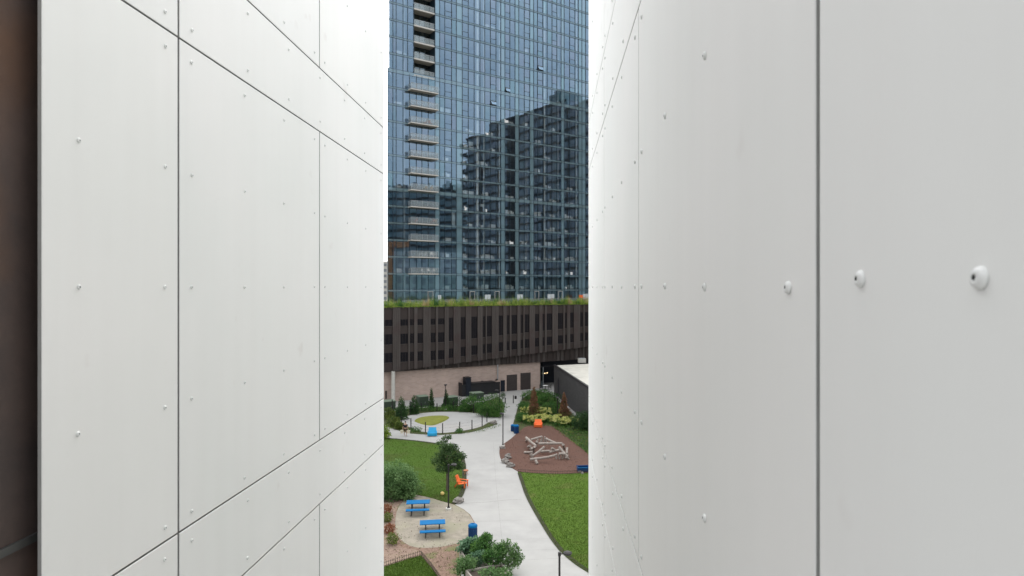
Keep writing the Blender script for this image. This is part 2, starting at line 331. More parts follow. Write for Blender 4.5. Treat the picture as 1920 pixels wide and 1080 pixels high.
# ------------------------------------------------------------------ the slot between two clad walls
PHI = math.atan(77/F); SD = Vector((math.sin(PHI), math.cos(PHI), 0)); LD = Vector((math.cos(PHI), -math.sin(PHI), 0))
def slot(s, l, z): return SD*s + LD*l + Vector((0,0,ZC+z))
def s_of(px, l):                                         # where a picture column meets the wall at lateral l
    a = math.atan((px-CX)/F) - PHI; return l/math.tan(a)
rv = MB()
rv.lathe([(0.0066,0.0),(0.0065,0.0008),(0.0061,0.0018),(0.0051,0.0029),(0.0035,0.0036),(0.0017,0.0038),(0.0015,0.0020),(0.0001,0.0020)], 'rivet', 20, mats=['rivet']*5+['hole']*2)
rivet_me = rv.build('rivet', None, smooth=True); rivet_mesh = rivet_me.data; bpy.data.objects.remove(rivet_me)
ROWS = [(-2.60,-1.072),(-1.072,-0.757),(-0.757,0.768),(0.768,1.082),(1.082,2.06)]
TOP = 2.06
def clad_wall(side, l, s0, s_first, s_end, label, core_l, core_s0):
    sg = 1 if side == 'r' else -1
    root = empty('clad_wall', slot(s_end, l, -ZC), label, 'wall')
    base = root.location
    W_, G, TH = 1.219, 0.005, 0.010
    cb = MB()
    def f(s, d, z): return slot(s, l+sg*d, z)
    # membrane right behind the boards, then the mass of the building
    m0 = s0+0.14 if side == 'l' else s0
    cb.hexa([f(m0,TH+0.022,-ZC),f(s_end-0.004,TH+0.022,-ZC),f(s_end-0.004,0.045,-ZC),f(m0,0.045,-ZC),f(m0,TH+0.022,TOP),f(s_end-0.004,TH+0.022,TOP),f(s_end-0.004,0.045,TOP),f(m0,0.045,TOP)], 'joint')
    cb.build('membrane', root, base)
    # joints
    joints = []
    s = s_first
    while s < s_end-0.3: joints.append(s); s += W_
    s = s_first-W_
    while s > s0+0.1: joints.insert(0, s); s -= W_
    if side == 'r': joints = [0.300]+[j for j in joints if j > 0.4]
    edges = [s0]+joints+[s_end]
    def rivets(p, a, b, z0, z1, near, far):
        # columns measured from each panel's own edges
        n = max(1, round((b-a-0.142)/0.355)) if b-a > 0.3 else 0
        zo = 0.005 if side == 'r' and (b < 1) else 0.0
        if b-a < 0.3: n = 0; cs = [a+0.073,b-0.085]
        elif near and n: cs = [b-0.072-0.355*i for i in range(int((b-a-0.05)/0.355)+1)]
        else: cs = [a+0.072+(b-a-0.144)*i/n for i in range(n+1)] if n else [(a+b)/2]
        hz = z1-z0; nz = max(1, round((hz-0.1)/0.36)); zs = [z0+0.05+(hz-0.1)*i/nz for i in range(nz+1)]
        if hz > 1.2: zs = [(z0+z1)/2-(0.0055 if abs(z0+z1) < .1 else 0)+i*0.357 for i in range(-2,3)]
        if hz < 0.4: zs = [z0+0.05, z1-0.05]
        for c in cs:
            for z in zs:
                if abs(z) > 2.4 or c < 0.3: continue
                o = bpy.data.objects.new('rivet', rivet_mesh); col.objects.link(o); o.parent = p
                nrm = -LD*sg
                q = nrm.to_track_quat('Z','Y')
                o.rotation_mode = 'QUATERNION'; tilt = Matrix.Rotation(R.uniform(-0.1,0.1),4,'X')
                o.rotation_quaternion = q @ tilt.to_quaternion()
                o.location = f(c+R.uniform(-.002,.002), -0.0002, z+zo+R.uniform(-.0015,.0015)) - base
    for (z0, z1) in ROWS:
        narrow = (z1-z0) < 0.4
        if narrow: es = [edges[0]]+[j for i, j in enumerate(joints) if (i - (joints.index(min(joints, key=lambda q: abs(q-s_first))))) % 2 == 0 ]+[edges[-1]]
        else: es = edges
        for k, (a, b) in enumerate(zip(es, es[1:])):
            ga = 0 if a == s0 else G; gb = 0 if b == s_end else G
            w = 0.0012
            pb = MB()
            i = len(pb.v)
            A, B, C_, D = a+ga, b-gb, z0+0.003, z1-0.003
            # a board with a fine bevel
            pb.v.extend([f(A,TH,C_),f(B,TH,C_),f(B,TH,D),f(A,TH,D), f(A,w,C_),f(B,w,C_),f(B,w,D),f(A,w,D), f(A+w,0,C_+w),f(B-w,0,C_+w),f(B-w,0,D-w),f(A+w,0,D-w)])
            fs = [(0,1,2,3)]+[(0+i_,(1+i_)%4,4+(1+i_)%4,4+i_) for i_ in range(4)]+[(4+i_,4+(1+i_)%4,8+(1+i_)%4,8+i_) for i_ in range(4)]+[(8,9,10,11)]
            for q in fs: pb.f.append(q if sg < 0 else tuple(reversed(q))); pb.m.append(pb.mi('panel_edge' if len([1 for v in q if v < 4]) >= 2 else 'panel'))
            p = pb.build('cladding_panel', root, base)
            rivets(p, a, b, z0, z1, a == s0, b == s_end)
    # boards that turn the far corner
    rb = MB(); rb.hexa([slot(s_end+0.002,l+sg*0.0,-8),slot(s_end+0.002,l+sg*6,-8),slot(s_end-0.008,l+sg*6,-8),slot(s_end-0.008,l+sg*0.012,-8),slot(s_end+0.002,l,TOP),slot(s_end+0.002,l+sg*6,TOP),slot(s_end-0.008,l+sg*6,TOP),slot(s_end-0.008,l+sg*0.012,TOP)], 'panel')
    rb.build('corner_return', root, base)
    mb = MB(); mb.hexa([f(core_s0,0.102,-ZC),f(s_end-0.05,0.102,-ZC),f(s_end-0.05,12,-ZC),f(core_s0,12,-ZC),f(core_s0,0.102,TOP-.04),f(s_end-0.05,0.102,TOP-.04),f(s_end-0.05,12,TOP-.04),f(core_s0,12,TOP-.04)], 'core', top='roofpale')
    mb.build('building_mass', root, base)
    return root
SL0 = s_of(78.5,-1.15); SLJ = s_of(335,-1.15); SLE = s_of(719.5,-1.15)
SRJ = s_of(1532,0.2345); SRE = s_of(1103.5,0.2345)
clad_wall('l', -1.15, SL0, SLJ, SLE, 'white riveted panel wall filling the left of the slot, with diagonal-looking joints', 1.3, 1.6)
clad_wall('r', 0.2345, -0.9, SRJ, SRE, 'white riveted panel wall close on the right, with a wide dark vertical joint', 0.3, -0.9)
bw = MB()
bw.hexa([slot(0.3,-1.200,-ZC),slot(0.3,-1.50,-ZC),slot(1.90,-1.50,-ZC),slot(1.90,-1.200,-ZC),slot(0.3,-1.200,TOP-.02),slot(0.3,-1.50,TOP-.02),slot(1.90,-1.50,TOP-.02),slot(1.90,-1.200,TOP-.02)], 'oldbrick')
root = empty('dark_wall', slot(1.4,-1.3,-ZC), 'dark brown blurred wall strip at the far left edge of the photo', 'wall')
bw.build('wall_face', root, root.location)
lb = MB(); lb.hexa([slot(0.3,-1.192,-.588),slot(0.3,-1.205,-.588),slot(1.52,-1.205,-.588),slot(1.52,-1.192,-.588),slot(0.3,-1.192,-.570),slot(0.3,-1.205,-.570),slot(1.52,-1.205,-.570),slot(1.52,-1.192,-.570)], 'ledge')
lb.build('ledge_strip', root, root.location)

# ------------------------------------------------------------------ ground
def sheet(name, pts, z, m, h=None, mat2=None, kind='structure'):
    b = MB(); poly = [(p.x,p.y) for p in (W(a,c,0) for a, c in pts)]
    b.prism(poly, -0.02, z, m)
    return tag(b.build(name), kind=kind)
def smoothpoly(pts, it=2, closed=True):
    for _ in range(it):
        q = []
        n = len(pts)
        for i in range(n if closed else n-1):
            a, b = pts[i], pts[(i+1)%n]
            q += [(a[0]*.75+b[0]*.25, a[1]*.75+b[1]*.25), (a[0]*.25+b[0]*.75, a[1]*.25+b[1]*.75)]
        if not closed: q = [pts[0]]+q+[pts[-1]]
        pts = q
    return pts
g = MB(); g.face([(-2500,-2500,-0.03),(2500,-2500,-0.03),(2500,4000,-0.03),(-2500,4000,-0.03)], 'asphalt'); tag(g.build('ground'), kind='structure')
g = MB(); g.face([(-60,-40,0),(60,-40,0),(60,150,0),(-60,150,0)], 'concrete'); tag(g.build('concrete_paving'), kind='structure')

lawnL_edge = smoothpoly([(640,815),(722,822),(757,824),(824,832),(850,838),(866,850),(873,868),(874,888),(874.5,906),(872,922),(864,936),(853,946)], 2, False)
lawnL = lawnL_edge + smoothpoly([(853,946),(836,942),(809,934),(775,927),(700,925),(600,925)], 1, False)[1:]
sheet('lawn', lawnL, 0.05, 'grassL')
lawnR_edge = smoothpoly([(1160,1110),(1102,1073),(1082,1061),(1065.5,1048),(1047,1031),(1030,1008),(1017,987),(1001,960),(985,930),(978,909),(971,888)], 2, False)
lawnR = lawnR_edge + [(971,885.5),(1010,888.5),(1060,889.5),(1110,887),(1200,884),(1290,980),(1290,1110)]
sheet('lawn', lawnR, 0.045, 'grassR')
lawnB = [(722,1064),(764,1050),(789,1043),(809,1066),(824,1088),(850,1120),(640,1120),(640,1090)]
sheet('lawn', lawnB, 0.055, 'grassL')
EO = -0.02
def ribbon(name, pts, w, z, m, off=0.0):
    P = [W(a,b,0) for a, b in pts]; b = MB(); i = 0
    nn = []
    for k in range(len(P)):
        d = (P[min(k+1,len(P)-1)]-P[max(k-1,0)]).normalized(); nn.append(Vector((d.y,-d.x,0)))
    b.v = []
    for k in range(len(P)-1):
        b.face([P[k]+nn[k]*off+Vector((0,0,z)), P[k]+nn[k]*(off+w)+Vector((0,0,z)), P[k+1]+nn[k+1]*(off+w)+Vector((0,0,z)), P[k+1]+nn[k+1]*off+Vector((0,0,z))], m)
    return tag(b.build(name), kind='structure')
ribbon('soil_edging', lawnR_edge, 0.32, 0.060, 'edge', EO)
ribbon('soil_edging', lawnL_edge[5:], 0.40, 0.064, 'edge', EO)
bed = [(560,925),(700,925),(775,927),(809,934),(836,943),(853,947),(870,956),(882,966),(890,980),(893,995),(892,1012),(870,1030),(862,1060),(870,1130),(560,1130)]
sheet('bark_bed', bed, 0.030, 'bark')
sand = smoothpoly([(775,927.5),(809,934.5),(836,943.5),(853,948),(870,957),(881,967),(889,981),(892,995),(889,1011),(873,1016),(853,1020.5),(831,1026),(803,1028.5),(773,1027),(754,1016),(744,1003),(740,985),(744,955),(760,935)], 1)
sheet('sand_pad', sand, 0.036, 'sand')
sheet('wood_chip_bed', smoothpoly([(700,1010),(738,1020),(760,1030),(785,1032),(789,1041),(764,1048),(722,1062),(690,1072)],1), 0.040, 'pinkbark')
sheet('wood_chip_bed', smoothpoly([(722,930),(760,934),(742,955),(739,985),(746,1010),(720,1010),(690,1000),(690,940)],1), 0.042, 'pinkbark')
play = smoothpoly([(966,881),(953,874),(943,867),(937.5,857),(936,847),(938,839),(945,832),(957,824),(968,814),(977,807),(983,801),(1003,797.5),(1032,799),(1048,805.5),(1065,821),(1083,835.5),(1102,851),(1150,880),(1110,886),(1060,889),(1010,888),(972,885)],1)
sheet('playground_mulch', play, 0.040, 'mulch')
rbed = [(980,747),(975.5,757),(970,766),(966,782),(960,802),(962,810),(968,814),(977,807),(983,801),(1003,797.5),(1032,799),(1048,805.5),(1065,821),(1083,835.5),(1102,851),(1160,885),(1180,800),(1077,780),(1054,758),(1035.5,742),(1016,734),(1001,733),(992,739)]
sheet('planting_bed', rbed, 0.032, 'soil')
ring = [(640,770),(722,770),(745,768),(800,764.5),(850,762),(900,757),(934,744),(941,750),(946,764),(944,775),(934,781),(922,783),(915,786),(917,792),(930,792),(933,795),(920,800),(903,805),(886,810),(864,813),(831,815.5),(800,815),(770,813),(753,809),(734,803),(722,797),(640,785)]
sheet('planting_bed', ring, 0.028, 'soil')
plaza = smoothpoly([(746.5,790),(753,784.4),(766.7,779.5),(786.7,775.5),(814,773),(842,772.4),(866,773),(886.7,774),(900,777),(909,781),(933,780.5),(935,790),(916,792),(913,794),(903,800),(886.7,804.5),(862,809),(831,812.5),(805,812),(786.7,809.5),(770,802),(753,795.5)],1)
sheet('plaza', plaza, 0.036, 'plaza')
# olive turf mound
mp_ = smoothpoly([(776,790),(782,785),(798,782),(820,780.5),(838,780.5),(843.5,783),(838,788),(825.5,794),(814,798),(806.7,798.7),(792,796.7),(782,793)],1)
mb = MB(); P = [W(a,b,0) for a,b in mp_]; c = sum(P, Vector())/len(P); rings = [(1.0,0.037),(0.93,0.14),(0.8,0.24),(0.55,0.33),(0.25,0.37)]
for (f0,z0),(f1,z1) in zip(rings, rings[1:]):
    for k in range(len(P)):
        a, b = P[k], P[(k+1)%len(P)]
        q = [c+(a-c)*f0, c+(b-c)*f0, c+(b-c)*f1, c+(a-c)*f1]
        for v, zz in zip(q, (z0,z0,z1,z1)): v.z = zz
        mb.face(q[::-1], 'mound')
mb.face([Vector(((c+(a-c)*0.25).x,(c+(a-c)*0.25).y,0.37)) for a in P], 'mound')
tag(mb.build('turf_mound'), kind='structure')
# saw-cut joints in the paving
jb = MB()
def jline(pts, w=0.045):
    for a, b in zip(pts, pts[1:]):
        A, B = W(*a,0), W(*b,0); d = (B-A).normalized(); n = Vector((d.y,-d.x,0))*w/2; z = Vector((0,0,0.0045))
        jb.face([A-n+z, A+n+z, B+n+z, B-n+z], 'joint_line')
jline([(859,946),(880,943),(905,942.5),(935,939),(958,937),(978,936)], 0.05)
jline([(872,905),(975,908)], 0.014); jline([(892,978),(1010,974)], 0.016); jline([(874,880),(972,882)], 0.012)
jline([(893,1012),(1033,1010)], 0.016); jline([(980,1050),(1065,1046)], 0.016)
jline([(866,1035),(1048,1030)],0.016); jline([(880,958),(1000,955)],0.014); jline([(873,866),(935,864)],0.012); jline([(905,780),(945,781)],0.014); jline([(948,760),(972,761)],0.014)
jline([(925,830),(930,905),(940,1000),(955,1090)], 0.014); jline([(873,858),(936,856)], 0.014); jline([(830,822),(845,835)], 0.014)
tag(jb.build('paving_joint'), kind='structure')

# ------------------------------------------------------------------ podium
PE = Vector((23.53,13.3,0)).normalized(); PN = Vector((PE.y,-PE.x,0)); PP = Vector((-18.07,102.2,0))
def line_t(px, P0, E):
    k = (px-CX)/F      # X = k*Y
    return (k*P0.y-P0.x)/(E.x-k*E.y)
def pf(t,d,z): return PP+PE*t+PN*d+Vector((0,0,z))
def pt(px): return line_t(px, PP, PE)
PT0, PT1 = pt(650), pt(1175)
ZT = ZC-3.22
podium = empty('podium_building', pf(pt(900),0,0), 'long dark brown ribbed podium with pale brick base and planted roof', 'building')
pb_ = podium.location
def zbot(px): return 4.8 + (px-722)/(1103-722)*2.25
def zbt(t): # fascia lower edge height as a function of t
    tA, tB = pt(722), pt(1103); return 4.8+(t-tA)/(tB-tA)*2.25
b = MB(); b.fbox(pf, PT0,PT1,-60,-0.6,4.7,ZT-0.30,'pod', top='soil'); b.build('body', podium, pb_)
b = MB(); b.fbox(pf, PT0,PT1,-0.6,0.0,zbt(PT0),ZT,'pod', z0b=zbt(PT1), z1b=ZT); b.build('fascia', podium, pb_)
b = MB(); b.fbox(pf, PT0,PT1,-0.25,0.16,ZT,ZT+0.06,'rib'); b.build('coping', podium, pb_)
b = MB(); b.fbox(pf, PT0,pt(1018),-30,-0.95,0,4.70,'brick'); b.build('brick_wall', podium, pb_)
b = MB(); b.fbox(pf, pt(1018),PT1,-30,-6.0,0,4.70,'navy'); b.build('recessed_wall', podium, pb_)
# undercroft ribs below the fascia
b = MB()
t = PT0
while t < PT1:
    b = MB(); w = R.choice([0.3,0.5,0.8]); b.fbox(pf, t,t+w,-0.598,-0.50,4.72,zbt(t)+0.4,'rib' if R.random()<.5 else 'pod'); t += w+R.choice([0.35,0.6])
    b.build('lower_rib', podium, pb_)
ribs = [(736,750),(765,767.8),(776,782),(793,806.7),(816.7,820.5),(833.3,840.5),(850,862.8),(872.8,882.8),(895,904),(910,912),(922,934),(943,949),(955,958),(969.4,975),(980.5,982.8),(992,1002),(1010.5,1016),(1021,1024),(1035,1045),(1055.5,1058),(1062.8,1068),(1075.5,1086.7),(1093,1095.5),(1104,1112),(1120,1123),(1130,1142)]
ribs = [(690,703),(712,716)]+ribs
for a, c in ribs:
    b = MB(); ta, tb = pt(a), pt(c)
    b.fbox(pf, ta,tb,-0.0,0.20,zbt(ta)-0.02,ZT-0.05,'rib', z0b=zbt(tb)-0.02)
    n = int((tb-ta)/0.3)
    for k in range(1,n):  # standing seams
        q = ta+(tb-ta)*k/n; b.fbox(pf, q-0.02,q+0.02,0.2,0.25,zbt(q),ZT-0.06,'rib')
    b.build('rib', podium, pb_)
edges = ribs
for (a0,a1),(c0,c1) in zip(ribs, ribs[1:]):
    ta, tb = pt(a1)+0.03, pt(c0)-0.03; mid = (a1+c0)/2
    if mid < 845: rows = [(-6.09,-5.1),(-8.95,-7.35),(-11.75,-10.25)]
    else:
        k = (mid-850)/220
        rows = [(-8.8+1.4*k,-5.0+0.35*k),(-11.55+1.5*k,-10.0+1.45*k)]
    for z0, z1 in rows:
        w = MB(); w.fbox(pf, ta,tb,-0.02,0.012,ZC+z0,ZC+z1,'podwin')
        for j in range(1,3): w.fbox(pf, ta+(tb-ta)*j/3-0.015, ta+(tb-ta)*j/3+0.015, 0.012,0.03,ZC+z0,ZC+z1,'pod')
        w.fbox(pf, ta,tb,0.0,0.07,ZC+z0-0.07,ZC+z0,'rib')
        w.build('window', podium, pb_)
def pquad(name, px0,px1,py0,py1,m,d0=-0.95,d1=-0.90):
    b = MB(); t0, t1 = pt(px0), pt(px1); Y = pf((t0+t1)/2,d1,0).y
    z0, z1 = ZC-(py1-HY)*Y/F, ZC-(py0-HY)*Y/F
    b.fbox(pf, t0,t1,d0,d1,max(0.01,z0),z1,m); return b, t0, t1, max(0.01,z0), z1
for (a,c,d,e) in ((955,974.5,702.5,734),(981,1000,699,732)):
    b,t0,t1,z0,z1 = pquad('x',a,c,d,e,'louvre')
    z = z0+0.15
    while z < z1: b.fbox(pf,t0+.06,t1-.06,-0.90,-0.86,z,z+0.05,'louvre'); z += 0.16
    b.build('louvre_door', podium, pb_)
b,*_ = pquad('x',943.5,951.5,713,736,'navy'); b.build('door', podium, pb_)
b,*_ = pquad('x',906.5,910,714,718,'bronze',-0.95,-0.75); b.build('wall_vent', podium, pb_)
b,*_ = pquad('x',726,728.5,733,748,'bronze',-0.95,-0.80); b.build('wall_lamp', podium, pb_)
p = MB(); t0 = pt(936.5); p.tube(pf(t0,-0.6,4.8),pf(t0,-0.6,2.2),0.10,0.10,'metal'); p.tube(pf(t0,-0.6,2.25),pf(t0-0.35,-0.75,2.1),0.13,0.13,'bronze'); p.build('exhaust_pipe', podium, pb_)
cb = MB(); tc_ = pt(737.5); cb.tube(pf(tc_,-0.1,0),pf(tc_,-0.1,4.9),0.30,0.30,'conc_w',16); tag(cb.build('concrete_column', podium, pb_, smooth=False), 'pale concrete column holding up the dark podium')
# glazed bay under the podium with its string lights
b = MB(); b.fbox(pf, pt(1019),pt(1024),-1.2,-1.1,0,4.6,'darkglass'); b.fbox(pf, pt(1018.2),pt(1019),-1.25,-0.9,0,4.7,'dark'); b.fbox(pf, pt(1024),pt(1024.8),-1.25,-1.0,0,3.7,'metal'); b.fbox(pf, pt(1018.4),pt(1060),-1.25,-1.0,3.7,3.85,'dark'); b.build('glazed_bay', podium, pb_)
sl = MB(); pts = [pf(pt(1024),-1.5,2.75),pf(pt(1027),-1.7,2.50),pf(pt(1030),-1.8,2.62),pf(pt(1033),-1.7,2.48),pf(pt(1037),-1.5,2.75)]
sl.path(pts, 0.012, 'black', 4)
base = pts[0].copy(); base.z = 0
st = empty('string_lights', base, 'short string of warm bulbs glowing in the dark bay beside the brick wall', 'string lights')
sl.build('cable', st, base)
for k in range(len(pts)-1):
    q = (pts[k]+pts[k+1])/2-Vector((0,0,0.1)); bb = MB(); bb.blob(q,(0.07,0.07,0.09),'bulb',k,8,6,0); bb.build('bulb', st, base)

# black screen enclosure and black shed in front of the brick
def free_thing(name, mb, base, label, cat, group=None, smooth=False):
    o = mb.build(name, None, base, smooth); return tag(o, label, cat, group)
sb = MB(); A = pt(864); B = pt(937)
base = pf(A,0.6,0)
sr = empty('screen_enclosure', base, 'low black screen enclosure with a taller black box against the pink brick wall', 'enclosure')
sb = MB(); sb.fbox(pf,pt(864),pt(935),0.35,0.5,0,1.95,'dark',z1b=1.95); sb.fbox(pf,pt(864),pt(864.8),-0.9,0.35,0,2.2,'dark'); sb.fbox(pf,pt(934),pt(935),-0.9,0.35,0,1.7,'dark'); sb.build('screen_panel', sr, base)
sb = MB(); sb.fbox(pf,pt(882),pt(926),-0.9,0.62,1.95,2.08,'dark'); sb.build('canopy', sr, base)
sb = MB(); sb.fbox(pf,pt(871),pt(880.5),-0.6,0.6,0,3.05,'navy'); sb.fbox(pf,pt(870.6),pt(881),-0.65,0.65,3.05,3.12,'dark'); sb.build('tall_box', sr, base)

# roof meadow
rm = MB()
M['lf_tan'] = leafmat('dry_grass_blades', (0.30,0.23,0.10), (0.48,0.38,0.18), (0.65,0.55,0.32))
for _ in range(13000):
    t = R.uniform(PT0,PT1); d = -0.1-R.random()**1.5*5.5
    nz = noise.noise(Vector((t*0.9,d*0.7,1))); nm = noise.noise(Vector((t*0.5,d*0.5,7)))
    hgt = 0.25+1.3*max(0,nz+0.28)+R.random()**3*0.8; mm_ = 'lf_tan' if nm > .30 else 'lf_green' if nm < -.18 else 'lf_roof'
    p0 = pf(t,d,ZT-0.1); e = Vector((R.gauss(0,1),R.gauss(0,1),0)).normalized()*0.045; lean = Vector((R.gauss(0,.16),R.gauss(0,.16),0))
    rm.face([p0-e,p0+e,p0+lean+Vector((0,0,hgt))], mm_)
for _ in range(40):
    t = R.uniform(PT0,PT1); c = pf(t,-R.uniform(0.3,4),ZT+0.25)
    rm.foliage([(c,(0.6,0.5,0.4))], 90, 0.16, R.choice(['lf_green','lf_green','lf_roof','lf_olive']))
for _ in range(6000): # sedum hanging over the edge
    rm.leaf(pf(R.uniform(PT0,PT1),R.uniform(-0.25,0.22),ZT+R.uniform(-0.02,0.14)),0.14,R.choice(['lf_lime','lf_roof']),0.8,0.7)
tag(rm.build('roof_meadow'), 'green and straw coloured grasses along the podium roof edge', 'roof planting', kind='stuff')

# ------------------------------------------------------------------ glass tower
TP0 = Vector(((733-CX)/F*119.6,119.6,0)); TP1 = Vector(((1098-CX)/F*146.5,146.5,0))
TE = (TP1-TP0).normalized(); TN = Vector((TE.y,-TE.x,0))
def tf(t,d,z): return TP0+TE*t+TN*d+Vector((0,0,z))
def tt(px): return line_t(px, TP0, TE)
FH = 3.1
def H(k): return ZC-0.68+FH*k
NF = 22
tower = empty('glass_tower', tf(tt(900),0,0), 'tall blue glass apartment tower with a stack of balconies', 'building')
tb_ = tower.location
modA = [727,736.7,742.8,755.6,767.8,780.6,791,803,815.6,824.4,834,846.7,855.6,866.7,878,889,900,909,919.4,930,939,946.7,956,965.6,972.8,983,993.3,1000.6,1007.8,1017.8,1026,1035,1044,1052,1057.8,1068,1078,1084.4,1091,1097.8,1108,1117,1126,1134,1143,1152]
modB = [729.5,736.7,742.8,755.6,764.4,775.5,815.3]+modA[9:]
teal = {(815.6,824.4),(815.3,824.4),(855.6,866.7),(939,946.7),(965.6,972.8),(993.3,1000.6),(1052,1057.8),(1084.4,1091),(1091,1097.8),(1126,1134)}
awn = {834,866.7,919.4,946.7,983,1007.8,1035,1068}
opened = {(1007.8,15),(946.7,13),(919.4,12)}
winlist = []
rest = MB()
for k in range(-1, NF):
    mods = modA if k < 13 else modB
    z0 = (H(k)+(0.36 if k in (6,13) else 0.20)) if k >= 0 else ZC-3.3
    z1 = H(k+1)-(0.36 if k+1 in (6,13) else 0.20)
    for a, c in zip(mods, mods[1:]):
        if k >= 13 and a == 775.5: continue
        ta, tb = tt(a)+0.035, tt(c)-0.035
        mm = 'teal' if (a,c) in teal else ('gB' if k < 1 else 'gA')
        w = MB(); tw = R.gauss(0,0.0012); tl = R.gauss(0,0.0010)
        wd = tb-ta; ht = z1-z0
        def corner(u, v, zz, d=0): return tf(ta+wd*u, d+(u-.5)*wd*math.tan(tw)*1.0+(v-.5)*ht*math.tan(tl), zz)
        if a in awn and k >= 0:
            zs = z0+ht*0.36
            w.face([corner(0,.36,zs+.02),corner(1,.36,zs+.02),corner(1,1,z1),corner(0,1,z1)], mm)
            w.fbox(tf,ta,tb,-0.01,0.05,zs-0.03,zs+0.03,'mull')
            w.fbox(tf,ta,ta+0.04,-0.01,0.045,z0,zs-0.03,'mull'); w.fbox(tf,tb-0.04,tb,-0.01,0.045,z0,zs-0.03,'mull'); 
            if (a,k) in opened:
                s_ = MB(); s_.hexa([tf(ta+.02,0.42,z0+.05),tf(tb-.02,0.42,z0+.05),tf(tb-.02,0.46,z0+.07),tf(ta+.02,0.46,z0+.07),tf(ta+.02,0.03,zs-.04),tf(tb-.02,0.03,zs-.04),tf(tb-.02,0.07,zs-.03),tf(ta+.02,0.07,zs-.03)],'mull')
                s_.face([tf(ta+.06,0.465,z0+.09),tf(tb-.06,0.465,z0+.09),tf(tb-.06,0.075,zs-.05),tf(ta+.06,0.075,zs-.05)],'gA')
                s_.build('open_sash', tower, tb_)
            else:
                w.face([corner(0,0,z0),corner(1,0,z0),corner(1,.36,zs-.02),corner(0,.36,zs-.02)], mm)
        else:
            w.face([corner(0,0,z0),corner(1,0,z0),corner(1,1,z1),corner(0,1,z1)], mm)
        size = wd*ht*F*F/(tf((ta+tb)/2,0,0).y**2)
        if mm == 'teal': size *= 0.5
        mid = (a+c)/2; yv = HY-( (z0+z1)/2-ZC)*F/tf(ta,0,0).y
        vis = 725 < mid < 1103 and -10 < yv < 572
        if 766 < a < 815 and k < 13: size *= 0.4
        winlist.append((size if vis else 0, w, mm))
winlist.sort(key=lambda q: -q[0])
for n, (sz, w, mm) in enumerate(winlist):
    if n < 100: w.build('window', tower, tb_)
    else:
        off = len(rest.v); rest.v += w.v
        mp2 = [rest.mi(x) for x in w.mats]
        rest.f += [tuple(i+off for i in f) for f in w.f]; rest.m += [mp2[i] for i in w.m]
tag(rest.build('window', tower, tb_), 'the many further panes of blue glass in the tower', kind='stuff')
TA, TB = tt(727), tt(1152)
for k in range(NF+1):
    hh = 0.32 if k in (6,13) else 0.155
    b = MB(); a0 = TA if k <= 13 else tt(729.5)
    segs = [(a0,TB)] if k <= 13 else [(a0,tt(775.5)),(tt(815.3),TB)]
    for s0_, s1_ in segs:
        b.fbox(tf,s0_,s1_,-0.16,0.03,H(k)-hh,H(k)+hh,'spand')
        b.fbox(tf,s0_,s1_,-0.14,0.07,H(k)+hh,H(k)+hh+0.05,'mull'); b.fbox(tf,s0_,s1_,-0.14,0.07,H(k)-hh-0.05,H(k)-hh,'mull')
        b.fbox(tf,s0_,s1_,0.03,0.06,H(k)-0.02,H(k)+0.02,'trim')
    b.build('spandrel', tower, tb_)
for px in modA:
    zt = H(NF)+0.2; zl = ZC-3.3
    lo, hi = zl, zt
    if 764 < px < 815.6: hi = H(13)
    b = MB(); q = tt(px); b.fbox(tf,q-0.03,q+0.03,-0.10,0.10,lo,hi,'mull'); b.build('mullion', tower, tb_)
for px in (764.4,775.5,815.3):
    b = MB(); q = tt(px); b.fbox(tf,q-0.03,q+0.03,-0.10,0.10,H(13)+.3,H(NF)+.2,'mull'); b.build('mullion', tower, tb_)
# inside: slabs, back wall, partitions, columns
b = MB()
for k in range(0,NF+1): b.sbox(tf,TA+.05,TB-.05,-9.0,-0.17,H(k)-0.14,H(k)+0.10,'inwall',top='infloor') if k < 13 else b.sbox(tf,tt(729.5)+.05,TB-.05,-9.0,-1.95,H(k)-0.14,H(k)+0.10,'inwall',top='infloor')
for k in range(13,NF+1):
    b.sbox(tf,tt(729.5)+.05,tt(775.5)-.1,-1.95,-0.17,H(k)-0.14,H(k)+0.10,'inwall'); b.fbox(tf,tt(815.3)+.1,TB-.05,-1.95,-0.17,H(k)-0.14,H(k)+0.10,'inwall')
b.build('floor_slab', tower, tb_)
b = MB(); b.sbox(tf,tt(729.5),TB,-9.3,-9.05,ZC-3.3,H(NF)+.2,'inwall'); b.fbox(tf,TB-.2,TB,-9.0,-0.2,ZC-3.3,H(NF)+.2,'inwall'); b.build('core_wall', tower, tb_)
b = MB()
for ta_, za, zb in ((TA-.02,ZC-3.3,H(13)+.3),(tt(729.5)-.02,H(13)+.3,H(NF)+.2)):
    b.hexa([tf(ta_+.05,-.08,za),tf(ta_+.17,-.08,za),tf(ta_+.17+9*SK,-9,za),tf(ta_+.05+9*SK,-9,za),tf(ta_+.05,-.08,zb),tf(ta_+.17,-.08,zb),tf(ta_+.17+9*SK,-9,zb),tf(ta_+.05+9*SK,-9,zb)],'spand')
b.build('side_wall', tower, tb_)
b = MB(); b.sbox(tf,tt(730),TB,-20,0.05,H(NF)+.21,H(NF)+.5,'spand'); b.build('roof', tower, tb_)
for px in (763,824.4,866.7,946.7,993.3,1052,1091):
    b = MB(); q = tt(px)
    dp = -9.0 if px > 770 else -6.5
    b.fbox(tf,q-0.07,q+0.07,dp,-0.9,ZC-3.3,H(13),'inwall')
    if not 770 < px < 815: b.fbox(tf,q-0.07,q+0.07,dp,-0.9,H(13),H(NF),'inwall')
    b.build('partition_wall', tower, tb_)
